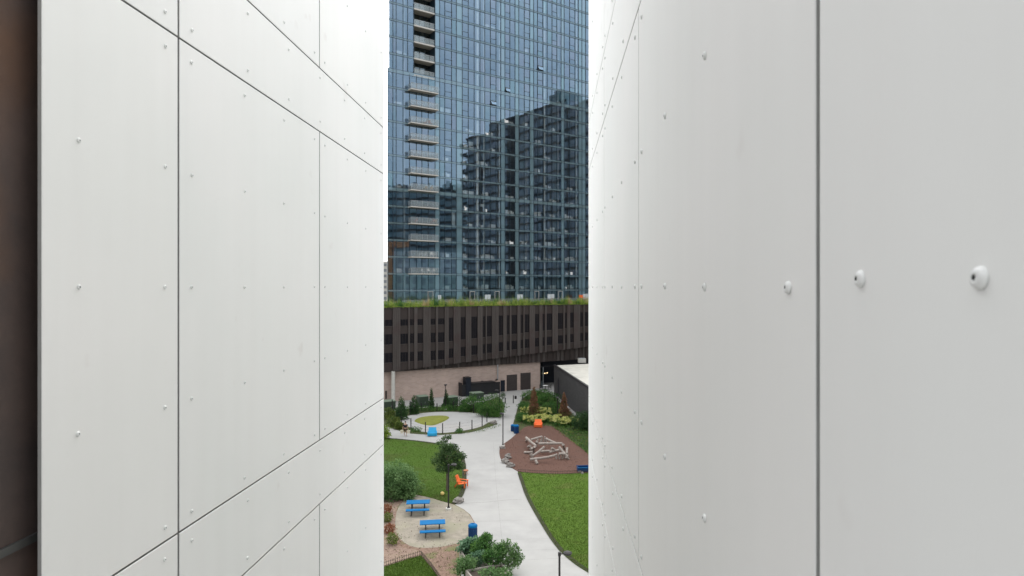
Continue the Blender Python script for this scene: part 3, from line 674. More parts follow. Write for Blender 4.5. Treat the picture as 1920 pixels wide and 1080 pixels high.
for px, r in ((897,0.27),(908.5,0.10),(973.8,0.16),(1022.6,0.15),(937.5,0.10),(1082,0.12)):
    b = MB(); q = tt(px); b.tube(tf(q,-0.17-r,ZC-3.3),tf(q,-0.17-r,H(NF)),r,r,'incol',12); b.build('interior_column', tower, tb_)
# blinds and curtains in some windows
blinds = [(846.7,855.6,4,0.0,1),(878,889,9,.2,.5),(919.4,930,17,.0,.2),(909,919.4,17,.0,.25),(742.8,755.6,14,.0,.25),(755.6,764,14,0,.2),(834,846.7,8,.75,1),(956,965,11,.0,.12),(1035,1044,15,0,.1),(1044,1052,13,0,.2),(983,992,16,0.0,.3),(834,846,11,0,.3),(824.4,834,11,0,.35),(900,909,5,.4,.6)]
for a,c,k,v0,v1 in blinds:
    b = MB(); ht = FH-0.4; b.fbox(tf,tt(a)+.08,tt(c)-.08,-0.33,-0.29,H(k)+.2+ht*v0,H(k)+.2+ht*v1,'curtain'); b.build('blind', tower, tb_)
# ground storey doors and pale screens facing the roof garden
for px in (806.5,885,931.5,1006,1050):
    b = MB(); q = tt(px); z0 = ZC-3.3
    for dd in (-0.55,0.5): b.fbox(tf,q+dd,q+dd+0.07,0.05,0.13,z0,z0+2.35,'slabw')
    b.fbox(tf,q-0.55,q+0.57,0.05,0.13,z0+2.35,z0+2.43,'slabw'); b.build('door_frame', tower, tb_)
for a, c in ((820.5,826.5),(908.5,919),(969,979.5),(1026,1038.5),(1092,1102)):
    b = MB(); b.fbox(tf,tt(a),tt(c),0.12,0.16,ZC-2.7,ZC-1.55,'curtain'); b.fbox(tf,(tt(a)+tt(c))/2-.02,(tt(a)+tt(c))/2+.02,0.16,0.19,ZC-2.7,ZC-1.55,'metal'); b.build('window_screen', tower, tb_)
b = MB(); 
q0, q1 = tt(727), tt(900)
b.fbox(tf,q0,TB,6.0,6.02,ZC-3.2,ZC-2.35,'rail'); b.fbox(tf,q0,TB,5.98,6.04,ZC-2.35,ZC-2.30,'metal'); b.build('terrace_rail', tower, tb_)
# projecting balconies
def rail_mb(t0,t1,dz0,d0,n,ret=True):
    return None
for k in range(1,13):
    q0, q1 = tt(764.6), tt(816); D = 1.4
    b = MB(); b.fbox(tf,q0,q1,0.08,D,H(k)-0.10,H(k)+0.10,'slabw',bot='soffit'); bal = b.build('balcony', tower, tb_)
    r_ = MB(); n = 5
    for j in range(n):
        a_ = q0+0.05+(q1-q0-0.1)*j/n; c_ = q0+0.05+(q1-q0-0.1)*(j+1)/n
        r_.fbox(tf,a_+.03,c_-.03,D-.07,D-.05,H(k)+.17,H(k)+1.12,'rail')
    r_.fbox(tf,q0+.03,q0+.05,0.12,D-.1,H(k)+.17,H(k)+1.12,'rail'); r_.fbox(tf,q1-.05,q1-.03,0.12,D-.1,H(k)+.17,H(k)+1.12,'rail')
    r_.build('glass_railing', bal, tb_)
    r_ = MB()
    for j in range(n+1):
        a_ = q0+0.05+(q1-q0-0.1)*j/n; r_.fbox(tf,a_-.02,a_+.02,D-.10,D-.04,H(k)+.12,H(k)+1.15,'metal')
    r_.fbox(tf,q0+.03,q1-.03,D-.11,D-.03,H(k)+1.15,H(k)+1.19,'metal'); r_.build('handrail', bal, tb_)
# recessed balconies
for k in range(13,NF+1):
    q0, q1 = tt(775.5)+.04, tt(815.3)-.04
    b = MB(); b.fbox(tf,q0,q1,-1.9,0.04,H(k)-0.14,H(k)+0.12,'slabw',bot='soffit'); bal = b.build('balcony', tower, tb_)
    if k < NF:
        b = MB(); b.fbox(tf,q0,q1,-1.94,-1.90,H(k)+.12,H(k+1)-.14,'darkglass')
        for j in range(5): b.fbox(tf,q0+(q1-q0)*j/4-.04,q0+(q1-q0)*j/4+.04,-1.90,-1.84,H(k)+.12,H(k+1)-.14,'mull')
        b.fbox(tf,q0-.04,q0,-1.9,-.12,H(k)+.12,H(k+1)-.14,'navy'); b.fbox(tf,q1,q1+.04,-1.9,-.12,H(k)+.12,H(k+1)-.14,'mull'); b.build('recess_wall', bal, tb_)
        r_ = MB()
        for j in range(4):
            a_ = q0+(q1-q0)*j/4; c_ = q0+(q1-q0)*(j+1)/4; r_.fbox(tf,a_+.04,c_-.04,-.06,-.04,H(k)+.16,H(k)+1.15,'rail')
        r_.fbox(tf,q0,q1,-.08,-.02,H(k)+1.15,H(k)+1.19,'metal'); r_.build('glass_railing', bal, tb_)

# furniture just behind the glass and on balconies
def sofa_mb(m):
    s = MB(); s.box(-.9,.9,-.4,.4,.12,.42,m); s.box(-.9,.9,.25,.42,.42,.85,m); s.box(-.92,-.74,-.4,.42,.42,.62,m); s.box(.74,.92,-.4,.42,.42,.62,m)
    for x in (-.82,.82):
        for y in (-.34,.34): s.box(x-.03,x+.03,y-.03,y+.03,0,.12,'dark')
    return s
def chair_mb(m):
    s = MB(); s.box(-.27,.27,-.27,.27,.40,.46,m); s.box(-.27,.27,.22,.28,.46,.92,m)
    for x in (-.24,.24):
        for y in (-.24,.24): s.box(x-.02,x+.02,y-.02,y+.02,0,.40,m)
    s.box(-.29,-.25,-.27,.27,.62,.66,m); s.box(.25,.29,-.27,.27,.62,.66,m)
    return s
ang = math.atan2(TE.y,TE.x)
sofa0 = None; nS = 0
spots = []
for k in range(0,12):
    for px in (748,840,873,885,905,913,925,951,960,985,1012,1030,1040,1062,1073):
        pr = 0.62 if k < 7 else 0.3
        if R.random() < pr: spots.append((px+R.uniform(-2,2),k))
for px,k in spots[:110]:
    if sofa0 is None:
        sofa0 = tag(sofa_mb('furn').build('sofa'), 'pale sofa standing behind the blue tower glass', 'sofa', 'pale sofas behind the tower windows'); o = sofa0
    else:
        o = sofa0.copy(); col.objects.link(o)
    o.location = tf(tt(px),-0.62-R.random()*0.35,H(k)+0.10); o.rotation_euler = (0,0,ang+R.choice([0,math.pi,math.pi/2])+R.uniform(-.3,.3)); o.scale = (R.uniform(.6,1),R.uniform(.8,1),R.uniform(.8,1.25))
ch0 = None
for n_,(px,k,mt_) in enumerate([(800,1,'furn'),(808,1,'furn'),(790,1,'furn'),(785,2,'furn'),(793,2,'furn'),(806,2,'furn'),(812,2,'furn'),(776,4,'furnred'),(808,4,'furnred'),(812,4,'furntan'),(806,6,'furntan'),(795,6,'furntan'),(795,10,'furnred'),(803,10,'furnred')]):
    c_ = chair_mb(mt_).build('balcony_chair')
    nm = {'furn':'white','furnred':'red','furntan':'tan'}[mt_]
    tag(c_, f'small {nm} chair standing on a tower balcony', 'chair', f'{nm} balcony chairs')
    c_.location = tf(tt(px),0.75,H(k)+0.125); c_.rotation_euler = (0,0,ang+R.uniform(-2,2))
# small orange garden seat on the roof terrace
o = chair_mb('orange').build('terrace_seat'); tag(o,'orange slatted seat at the right end of the roof terrace','seat'); o.location = tf(tt(1079),2.2,ZC-3.5); o.scale=(2.0,1.4,1.9); o.rotation_euler=(0,0,ang)
tdeck = MB(); tdeck.fbox(tf,tt(650),TB+5,-20,5.9,ZC-3.62,ZC-3.5,'conc_w'); tdeck.build('terrace_deck', podium, pb_)

# distant pale block seen in the chink left of the tower
b = MB(); bp_ = WY(722,260,0)
db = empty('distant_building', bp_, 'distant pale block glimpsed in the chink left of the glass tower', 'building')
b.box(bp_.x-22,bp_.x+1.6,258,275,0,ZC+10,'conc_w'); b.build('wall', db, bp_)
for k in range(12):
    w = MB(); z = 2+k*2.2; w.box(bp_.x-14,bp_.x+1.0,257.9,257.98,z,z+1.1,'reflpier'); w.build('window', db, bp_)

# ------------------------------------------------------------------ low black building at the right
A = Vector((7.1,110.4,0)); B = Vector((10.35,83.0,0)); D = (B-A).normalized(); A2 = A; B2 = A+D*36
Rr = Vector((D.y*-1, D.x, 0)); Rr = Vector((-D.y,D.x,0)); 
if Rr.x < 0: Rr = -Rr
e1 = (Vector((14.2,113.2,0))-A).normalized()
root = empty('low_building', A2, 'low charcoal brick building with a pale flat roof at the right edge', 'building'); base = A2.copy()
HB = 4.7
poly = [A2,B2,B2+e1*20,A2+e1*20]
b = MB(); b.prism([(p.x,p.y) for p in poly],0,HB,'blackbrick'); b.build('wall', root, base)
b = MB(); ins = [A2+D*.35+e1*.3,B2+e1*.3,B2+e1*19.8,A2+D*.35+e1*19.8]; b.prism([(p.x,p.y) for p in ins],HB+.003,HB+.10,'roofpale'); b.build('roof', root, base)
def bf(t,d,z): return A2+D*t-Rr*d+Vector((0,0,z))
b = MB(); b.hexa([bf(-.06,.07,HB),bf(36,.07,HB),bf(36,-.25,HB),bf(-.06,-.25,HB),bf(-.06,.07,HB+.22),bf(36,.07,HB+.22),bf(36,-.25,HB+.22),bf(-.06,-.25,HB+.22)],'dark'); b.build('parapet', root, base)
b = MB(); b.hexa([bf(3.2,.03,0.1),bf(4.4,.03,0.1),bf(4.4,-.1,0.1),bf(3.2,-.1,0.1),bf(3.2,.03,3.0),bf(4.4,.03,3.0),bf(4.4,-.1,3.0),bf(3.2,-.1,3.0)],'navy'); b.build('door', root, base)
q = W(1090,679,HB+.1); b = MB(); b.box(-.0+q.x-.6,q.x+.7,q.y-1,q.y+.5,HB+.1,HB+.75,'conc_w'); b.box(q.x-.5,q.x+.6,q.y-.9,q.y+.4,HB+.75,HB+.82,'metal')
free_thing('rooftop_unit', b, (q.x,q.y,HB+.1), 'small pale rooftop unit at the back of the low charcoal building', 'rooftop unit')

# ------------------------------------------------------------------ buildings met only as reflections in the tower
def mirror(px, Lr, py=None):
    P_ = tf(tt(px),0,0); d = Vector((P_.x,P_.y,0)).normalized(); r = d-2*d.dot(TN)*TN
    Q = P_+r*Lr; V = P_+d*Lr
    z = None if py is None else ZC+(HY-py)/F*V.y
    return Q, z
def refl_block(root, name, pxs, Ls, ztop, m, z0=0.0, thick=14, slabs=True, pierpx=None, base=None):
    b = MB(); Q = [mirror(p,l)[0] for p,l in zip(pxs,Ls)]
    a, c = Q[0], Q[-1]; e = (c-a).normalized(); nrm = Vector((e.y,-e.x,0))
    mid = (a+c)/2; facep = tf(tt((pxs[0]+pxs[-1])/2),0,0)
    if (facep-mid).dot(nrm) < 0: nrm = -nrm
    Lg = (c-a).length
    def ff(t,d,z): return a+e*t+nrm*d+Vector((0,0,z))
    b.fbox(ff,0,Lg,-thick,0,z0,ztop,m); b.build(name, root, base)
    return ff, Lg
rt_base = mirror(940,90)[0]
rt = empty('apartment_tower', rt_base, 'dark apartment tower seen only as a reflection in the blue glass', 'building')
Lf = lambda px: 100-(px-920)*0.294
for (p0,p1,zt) in ((874,918,ZC+54.5),(918,1063,ZC+57.8),(1063,1175,ZC+55.3)):
    ff, Lg = refl_block(rt,'wall',[p0,p1],[Lf(p0),Lf(p1)],zt,'refl1',base=rt_base,thick=16)
    b = MB(); z = 2.0
    while z < zt: b.fbox(ff,0,Lg,0,0.30,z,z+0.55,'dark'); z += 3.05
    b.build('floor_band', rt, rt_base)
    b = MB(); t = 0.4
    while t < Lg: b.fbox(ff,t,t+R.choice([.25,.5,.9]),0,0.12,1,zt,R.choice(['reflpier','reflpier','dark','refl2'])); t += R.uniform(1.2,2.6)
    b.build('pier', rt, rt_base)
    if p0 == 874:
        b = MB(); z = 2.0
        while z < zt-2: b.fbox(ff,-1.5,1.6,-3.0,1.6,z,z+.28,'reflpier',bot='dark'); b.fbox(ff,-1.5,1.6,1.5,1.55,z+.3,z+1.3,'dark'); z += 3.05
        b.build('balcony', rt, rt_base)
    if p0 == 918:
        b = MB(); b.fbox(ff,Lg*.28,Lg*.42,0.2,0.6,1,zt+0.0,'dark'); b.build('recess_shade_strip', rt, rt_base)  # raised near-black strip, colour stands in for the shade of a vertical recess
        b = MB(); b.fbox(ff,Lg*.80,Lg*.97,-8,0.1,zt,zt+2.6,'refl2'); b.fbox(ff,Lg*.86,Lg*.93,-8,0.1,zt+2.6,zt+3.7,'refl1'); b.build('penthouse', rt, rt_base)
ob = mirror(800,150)[0]
ob_ = empty('office_block', ob, 'grey teal block seen only as a reflection low in the blue glass', 'building')
ff, Lg = refl_block(ob_,'wall',[690,872],[170,150],mirror(800,155,352)[1],'refl2',base=ob,thick=20)
b = MB(); z = 1
while z < mirror(800,155,352)[1]: b.fbox(ff,0,Lg,0,0.3,z,z+.9,'dark'); z += 3.4
b.build('window_band', ob_, ob)
b = MB()
for k in range(26):
    t = Lg*(k/26); zt = mirror(800,155,352)[1]; b.fbox(ff,t,t+Lg/30,-6,-0.5,zt,zt+R.uniform(.5,3.2),R.choice(['dark','refl1','refl4','reflpier']))
b.build('roof_plant', ob_, ob)
kb = mirror(760,70)[0]
kb_ = empty('brick_building', kb, 'orange brick building with a pale front seen only in reflection', 'building')
ff, Lg = refl_block(kb_,'wall',[742,868],[72,72],mirror(800,72,472)[1],'refl4',base=kb,thick=12)
b = MB(); zt = mirror(800,72,472)[1]
t = 0.6
while t < Lg-2: 
    z = 1.0
    while z < zt-2: b.fbox(ff,t,t+1.2,0,0.05,z,z+2.0,'refl1'); z += 3.0
    t += 2.4
b.build('window', kb_, kb)
ff, Lg = refl_block(kb_,'brick_pier',[722,738],[66,66],mirror(730,66,452)[1],'refl3',base=kb,thick=3)
ff, Lg = refl_block(kb_,'brick_beam',[722,768],[66,64.5],mirror(730,66,452)[1],'refl3',z0=mirror(730,66,463)[1],base=kb,thick=3)

# ------------------------------------------------------------------ courtyard furniture
# picnic tables
def table_parts(root):
    b = MB(); b.box(-.92,.92,-.45,.45,.72,.77,'blue'); b.build('tabletop', root)
    for sy in (-1,1):
        b = MB(); b.box(-.92,.92,sy*1.0-.21,sy*1.0+.21,.41,.47,'blue'); b.build('bench', root)
    for sx in (-.5,.5):
        b = MB()
        b.tube((sx,-.18,0.03),(sx,-.18,.72),.035,.035,'black'); b.tube((sx,.18,0.03),(sx,.18,.72),.035,.035,'black')
        b.tube((sx,-1.0,.38),(sx,1.0,.38),.028,.028,'black'); b.tube((sx,-1.0,.0),(sx,-1.0,.42),.03,.03,'black'); b.tube((sx,1.0,.0),(sx,1.0,.42),.03,.03,'black')
        b.box(sx-.03,sx+.03,-1.1,1.1,0.0,0.04,'black'); b.build('leg_frame', root)
p = WY(784,52.4,0); t1 = empty('picnic_table', (p.x,p.y,0.036), 'blue picnic table nearest the round bush, farther from the bin', 'picnic table', 'blue picnic tables on the sand pad', rz=0.10)
table_parts(t1)
p = WY(811,47.9,0); t2 = copy_tree(t1); t2.location = (p.x,p.y,0.036); t2.rotation_euler = (0,0,0.13); t2['label'] = 'nearer blue picnic table in the middle of the sand pad'

# lamp posts
def lamp_parts(root, hgt, hy=0.0, sgn=1):
    b = MB(); b.lathe([(.24,0),(.24,.12),(.20,.16),(0,.16)],'conc_w',14); b.build('concrete_foot', root)
    b = MB(); b.box(-.12,.12,-.12,.12,.16,.20,'black'); b.tube((0,0,.18),(0,0,hgt),.062,.055,'black',10); b.build('pole', root)
    b = MB(); b.tube((0,0,hgt-.06),(sgn*.26,0,hgt-.02),.03,.03,'black'); b.box(-.075,.075,-.075,.075,hgt-.14,hgt+.04,'black'); b.build('arm', root)
    b = MB(); b.lathe([(0,-.07),(.20,-.07),(.24,-.02),(.24,.03),(.15,.09),(0,.09)],'black',16,c=(sgn*.44,0,hgt)); 
    b.lathe([(.17,-.072),(.0,-.075)],'conc_w',16,c=(sgn*.44,0,hgt)); b.build('lamp_head', root)
lab = ['street lamp at the right bottom beside the path, only its top in view','black lamp post in front of the tree by the sand pad','black lamp post at the left tip of the playground mulch','black lamp post behind the first, at the head of the path','lamp post against the brick wall behind the conifers','thin lamp post beside the right rust brown conifer']
lp = []
r0 = empty('lamp_post', WY(1049,35.4), lab[0], 'lamp post', 'black courtyard lamp posts'); lamp_parts(r0, 3.6)
for k,(px,py,sc_) in enumerate([(841,956,1.0),(943,837,1.0),(937,781,1.0),(835,769,1.0),(1045.5,790,0.86)]):
    c_ = copy_tree(r0); q = W(px,py); c_.location = (q.x,q.y,0.03); c_['label'] = lab[k+1]; c_.scale = (1,1,sc_); c_.rotation_euler = (0,0,[0.2,1.9,3.1,1.6,1.6][k])

# trash bins
def bin_parts(root, s=1.0):
    b = MB(); b.lathe([(0,0),(.27,0),(.30,.06),(.31,.45),(.31,.80),(.28,.86)],'blued',18)
    for j in range(18):
        w = 2*math.pi*j/18; b.box(.312*math.cos(w)-.012,.312*math.cos(w)+.012,.312*math.sin(w)-.012,.312*math.sin(w)+.012,.08,.80,'blued')
    b.build('body', root)
    b = MB(); b.lathe([(.33,.86),(.34,.90),(.33,.98),(.24,1.05),(.12,1.07),(.11,.98),(0,.98)],'blue',18); b.build('lid', root, smooth=True)
q = W(886.5,1010); b1 = empty('trash_bin', q, 'blue trash bin at the lower edge of the sand pad beside the planter shrubs', 'trash bin', 'blue trash bins'); bin_parts(b1)
for px,py,l_ in ((968,812.5,'blue trash bin by the path above the playground mulch, the right one of two'),(961.5,808.5,'smaller-looking blue trash bin left of and behind its twin by the path')):
    c_ = copy_tree(b1); q = W(px,py); c_.location = q; c_['label'] = l_
    if px < 965: c_.scale = (.8,.8,.8)

# plastic armchairs
def adir(root, w, m):
    b = MB()
    n = 5
    for j in range(n):
        x0 = -w/2+w*j/n+.01; x1 = -w/2+w*(j+1)/n-.01
        b.hexa([(x0,.30,.28),(x1,.30,.28),(x1,.34,.28),(x0,.34,.28),(x0,.62,1.0),(x1,.62,1.0),(x1,.66,1.0),(x0,.66,1.0)],m)
    b.hexa([(-w/2,.44,.60),(w/2,.44,.60),(w/2,.50,.60),(-w/2,.50,.60),(-w/2,.48,.69),(w/2,.48,.69),(w/2,.54,.69),(-w/2,.54,.69)],m)
    b.build('backrest', root)
    b = MB()
    for j in range(6):
        y = -.34+j*.115; z = .40-j*.022; b.box(-w/2,w/2,y,y+.10,z-.03,z,m)
    b.build('seat', root)
    for sx in (-1,1):
        b = MB(); b.box(sx*(w/2+.06)-.07,sx*(w/2+.06)+.07,-.40,.48,.55,.585,m); b.build('armrest', root)
        b = MB(); b.box(sx*(w/2+.04)-.025,sx*(w/2+.04)+.025,-.36,-.26,0,.55,m); b.build('leg', root)
        b = MB(); b.hexa([(sx*(w/2+.02)-.02,.62,0),(sx*(w/2+.02)+.02,.62,0),(sx*(w/2+.02)+.02,.72,0),(sx*(w/2+.02)-.02,.72,0),(sx*(w/2+.02)-.02,.30,.50),(sx*(w/2+.02)+.02,.30,.50),(sx*(w/2+.02)+.02,.42,.50),(sx*(w/2+.02)-.02,.42,.50)],m); b.build('leg', root)
def armchair(px,py,w,m,rz,label,s=1.0):
    q = W(px,py); r_ = empty('garden_armchair', q+Vector((0,0,.05)), label, 'garden chair', rz=rz); adir(r_, w, m); r_.scale = (s,s,s); return r_
armchair(868,914,0.58,'orange',math.radians(70),'orange plastic armchair facing the path at the edge of the left lawn')
def lounge(px,py,w,m,rz,label):
    q = W(px,py); r_ = empty('garden_lounge', q+Vector((0,0,.04)), label, 'garden seat', rz=rz)
    b = MB(); b.hexa([(-w/2,-.42,0.03),(w/2,-.42,0.03),(w/2,.30,0.03),(-w/2,.30,0.03),(-w/2,-.50,.36),(w/2,-.50,.36),(w/2,.30,.26),(-w/2,.30,.26)],m); b.build('seat', r_)
    b = MB(); b.hexa([(-w/2+.04,.28,.26),(w/2-.04,.28,.26),(w/2-.04,.36,.10),(-w/2+.04,.36,.10),(-w/2+.06,.62,.86),(w/2-.06,.62,.86),(w/2-.06,.70,.82),(-w/2+.06,.70,.82)],m); b.build('backrest', r_)
    for sx in (-1,1):
        b = MB(); b.hexa([(sx*w/2-.03,-.46,0),(sx*w/2+.03,-.46,0),(sx*w/2+.03,.60,0),(sx*w/2-.03,.60,0),(sx*w/2-.03,-.52,.44),(sx*w/2+.03,-.52,.44),(sx*w/2+.03,.45,.50),(sx*w/2-.03,.45,.50)],m); b.build('side_panel', r_)
    return r_
def armchair_w(px,py,w,m,rz,label): return lounge(px,py,w,m,rz,label)
armchair_w(810.5,817,1.05,'cyan',math.radians(4),'wide light blue garden seat on the path below the circular plaza')
armchair_w(1009,801,1.0,'orange',math.radians(-4),'wide orange garden seat at the top of the playground mulch')
q = W(1101,884); tub = empty('blue_trough', q+Vector((0,0,.04)), 'deep blue open trough cut by the right wall at the picket edge', 'trough', rz=math.radians(6))
b = MB(); W2 = .95
for x0,x1,y0,y1 in ((-W2,W2,-.30,-.25),(-W2,W2,.42,.47),(-W2,-W2+.06,-.25,.42),(W2-.06,W2,-.25,.42)): b.box(x0,x1,y0,y1,0.05,.40,'blued')
b.build('side', tub)
b = MB(); b.box(-W2+.06,W2-.06,-.25,.42,.05,.22,'blue'); b.build('inner_bed', tub)
b = MB(); b.box(-W2-.03,W2+.03,.40,.50,.40,.46,'blued'); b.box(-W2-.03,W2+.03,-.33,-.24,.40,.43,'blue'); b.build('rim', tub)
# stool, ball, stones
q = W(873.5,890); b = MB(); b.lathe([(.0,.32),(.24,.32),(.26,.36),(.24,.40),(0,.40)],'terracotta',14); b.tube((.15,0,0),(.08,0,.32),.03,.03,'terracotta'); b.tube((-.12,.1,0),(-.06,.05,.32),.03,.03,'terracotta'); b.tube((-.1,-.12,0),(-.05,-.06,.32),.03,.03,'terracotta')
o = b.build('garden_stool'); o.location = q+Vector((0,0,.05)); tag(o,'small terracotta coloured stool on the lawn edge above the orange armchair','stool')
q = W(829.5,930); b = MB(); b.blob((0,0,.17),(.17,.17,.17),'yellow',1,16,10,0.02); o = b.build('play_ball', smooth=True); o.location = q+Vector((0,0,.05)); tag(o,'pale yellow ball lying on the lawn left of the lamp post','ball')
def rock(px,py,r,label,seed):
    b = MB(); q = W(px,py); b.blob((0,0,r[2]*.55),r,'rock',seed,12,8,0.42); b.blob((r[0]*.4,-r[1]*.2,r[2]*.25),(r[0]*.6,r[1]*.6,r[2]*.5),'rock',seed+5,9,6,0.5)
    o = b.build('boulder'); o.location = q; tag(o,label,'boulder','grey boulders beside the path'); o.rotation_euler=(0,0,seed)
rock(952,860,(.42,.3,.34),'uppermost grey boulder at the left point of the playground',1)
rock(947.5,867.5,(.48,.32,.30),'broad grey boulder in the middle of the three by the playground',2)
rock(957.5,875.5,(.45,.28,.26),'lowest grey boulder by the playground, nearest the picket edging',3)
rock(860,942,(.50,.36,.26),'flat grey boulder where the sand pad meets the left lawn',4)
rock(926,794.5,(.6,.4,.28),'low grey boulder at the right tip of the plaza planting',5)
rock(942,841,(.34,.26,.16),'small pale stone at the foot of the playground lamp post',6)
rock(1087,886,(.16,.12,.14),'small white stone left under the deep blue seat',7)
rock(1092,889,(.18,.12,.13),'small white stone right under the deep blue seat',8)

# picket edgings
def picket(name, pts, h, label, sp=0.16, m='mulch'):
    P = [W(a,b_,0) for a,b_ in pts]; base = P[0]; root = empty(name, base, label, 'fence')
    cnt = 0; rails = MB(); pk = []
    for a, c in zip(P, P[1:]):
        L_ = (c-a).length; n = max(1,int(L_/sp)); d = (c-a).normalized()
        rails.tube(a+Vector((0,0,h*.8)), c+Vector((0,0,h*.8)), .012,.012,'bronze',4); rails.tube(a+Vector((0,0,h*.25)), c+Vector((0,0,h*.25)), .012,.012,'bronze',4)
        for k in range(n): pk.append(a+d*L_*(k+.5)/n)
    rails.build('rail', root, base)
    rest_ = MB()
    for i, q in enumerate(pk):
        x = MB() if i < 100 else rest_
        hh = h+R.uniform(-.01,.02); x.tube(q, q+Vector((0,0,hh)), .014,.012,'bronze' if m=='mulch' else m,5)
        if i < 100: x.build('picket', root, base)
    if rest_.f: tag(rest_.build('picket', root, base), kind='stuff')
picket('picket_edging', [(971,886.5),(1010,889.5),(1050,890.5),(1110,888)], .42, 'thin dark wire picket edging between playground mulch and right lawn')
picket('picket_edging', [(700,1070),(722,1063),(764,1049.5),(789,1042.5)], .38, 'thin brown picket edging along the top of the lower left lawn')
picket('picket_edging', [(789,1042.5),(809,1066),(824,1088),(840,1110)], .38, 'brown picket edging running down the right side of the lower left lawn',0.14,'edge')

# plaza fence: posts and wires
posts = [(752.8,800,1.25),(770.5,803.5,1.25),(797.8,811,1.25),(830,813.5,1.25),(862,810.5,1.25),(885,806.5,1.25),(904,800,1.25),(913,792,1.25)]
back = [(735.5,775,1.9),(752,788,1.3),(769,778,1.9),(790,771,1.2),(819.4,771,1.1),(850,770,1.3),(888,775,1.3),(933,782,1.3)]
def fence(pl, label, wires=True):
    base = W(pl[0][0],pl[0][1]); root = empty('plaza_fence', base, label, 'fence')
    for px,py,h in pl:
        q = W(px,py); b = MB(); b.box(q.x-.055,q.x+.055,q.y-.055,q.y+.055,0,h,'black'); b.box(q.x-.07,q.x+.07,q.y-.07,q.y+.07,h,h+.04,'black')
        for zz in (.3,.6,.9): b.box(q.x-.065,q.x+.065,q.y-.065,q.y+.065,zz,zz+.03,'bronze')
        b.build('post', root, base)
    if wires:
        b = MB()
        for (a,c,h),(d,e,h2) in zip(pl,pl[1:]):
            for zz in (.35,.7,1.05): b.tube(W(a,c)+Vector((0,0,zz)),W(d,e)+Vector((0,0,zz)),.005,.005,'bronze',4)
        b.build('wire', root, base)
fence(posts, 'front row of black fence posts with wires around the circular plaza')
fence(back, 'back row of black fence posts among the conifers behind the plaza')
for k,(px,py,h,l_) in enumerate([(947.5,756,.85,'black bollard left of the path head by the brick wall'),(962.5,756,1.2,'tallest black bollard in the middle of the path head'),(980,750,.7,'short black bollard at the right of the path head')]):
    q = W(px,py); b = MB(); b.lathe([(.09,0),(.075,.06),(.07,h-.08),(.085,h-.06),(.07,h),(0,h+.02)],'black',12); o = b.build('bollard'); o.location = q; tag(o,l_,'bollard','black bollards at the path head')
q = W(966.7,748); b = MB(); b.lathe([(0,0),(.15,0),(.19,.1),(.19,.42),(.12,.5),(0,.5)],'black',14); o=b.build('waste_pot'); o.location=q; tag(o,'small round black pot standing on the pale paving by the bollards','pot')
# patio table near the bay
q = W(1022.5,730.5); pr = empty('patio_table', q, 'small pale patio table with dark base in front of the glazed bay', 'table')
b = MB(); b.lathe([(0,.70),(.46,.70),(.48,.74),(0,.745)],'furn',16); b.build('tabletop', pr)
b = MB(); b.lathe([(0,0),(.38,0),(.30,.08),(.06,.12),(.05,.70)],'black',12); b.build('pedestal', pr)
for dx,l_ in ((-.75,'black patio chair left of the small pale table'),(.75,'black patio chair right of the small pale table')):
    o = chair_mb('black').build('patio_chair'); o.location = q+Vector((dx,.1,0)); o.rotation_euler=(0,0,1.57 if dx<0 else -1.57); tag(o,l_,'chair')

# utility boxes
def ubox(px,py,w,h,label):
    q = W(px,py); r_ = empty('utility_box', q, label, 'utility box', 'green utility boxes in the service court', rz=PODA)
    b = MB(); b.box(-w/2,w/2,0,1.3,.08,h,'utility'); b.box(-w/2-.08,w/2+.08,-.08,1.38,0,.08,'conc_w'); 
    for j in range(6): b.box(-w/2+.1,w/2-.1,-.012,0,.35+j*.16,.41+j*.16,'utility')
    b.build('cabinet', r_)
    b = MB(); b.hexa([(-w/2-.04,-.04,h),(w/2+.04,-.04,h),(w/2+.04,1.34,h),(-w/2-.04,1.34,h),(-w/2,.0,h+.08),(w/2,.0,h+.08),(w/2,1.3,h+.12),(-w/2,1.3,h+.12)],'utiltop'); b.build('lid', r_)
    b = MB(); b.box(w*.1,w*.1+.03,-.03,-.012,.6,.85,'metal'); b.build('handle', r_)
ubox(731,772,1.75,1.45,'dark green utility box at the far left behind the leafy shrubs')
ubox(795,764,1.5,1.6,'green utility box between the second and third slim conifers')
ubox(849,762,1.7,1.35,'bluish green utility box behind the conifers in front of the brick wall')
ubox(897,753,1.9,1.3,'pale lidded utility box half hidden behind the big green shrub')

# log climber
cl = empty('log_climber', W(1025,835), 'heap-like climbing frame of pale weathered logs on the mulch', 'play structure'); cb_ = cl.location
def Z9(x,y,z): return W(910+x/9, 780+y/9, z)
logs = [((690,365,1.0),(860,505,.75)),((770,400,.8),(960,345,1.1)),((1030,385,1.0),(1220,468,.85)),((900,468,.9),(1300,462,1.0)),((1245,525,1.15),(1395,690,.35)),((1380,540,.9),(1375,630,.5)),
((995,520,1.1),(800,672,.35)),((655,615,.15),(800,608,.3)),((935,602,.3),(1090,590,.4)),((1085,612,.45),(1245,572,.6)),((755,732,.3),(1080,692,.6)),((1060,694,.6),(1215,648,.9)),((848,752,.35),(878,808,.1)),((1365,690,.35),(1405,725,.1)),
((735,385,.7),(688,415,.1)),((870,430,.8),(840,490,.1)),((830,520,.75),(815,600,.1)),((785,540,.6),(780,600,.1)),((760,505,.6),(720,520,.3)),((1310,480,1.0),(1335,545,.1)),((1180,590,.5),(1120,540,.9)),((760,640,.4),(800,690,.1)),((1240,640,.6),(1350,640,.6))]
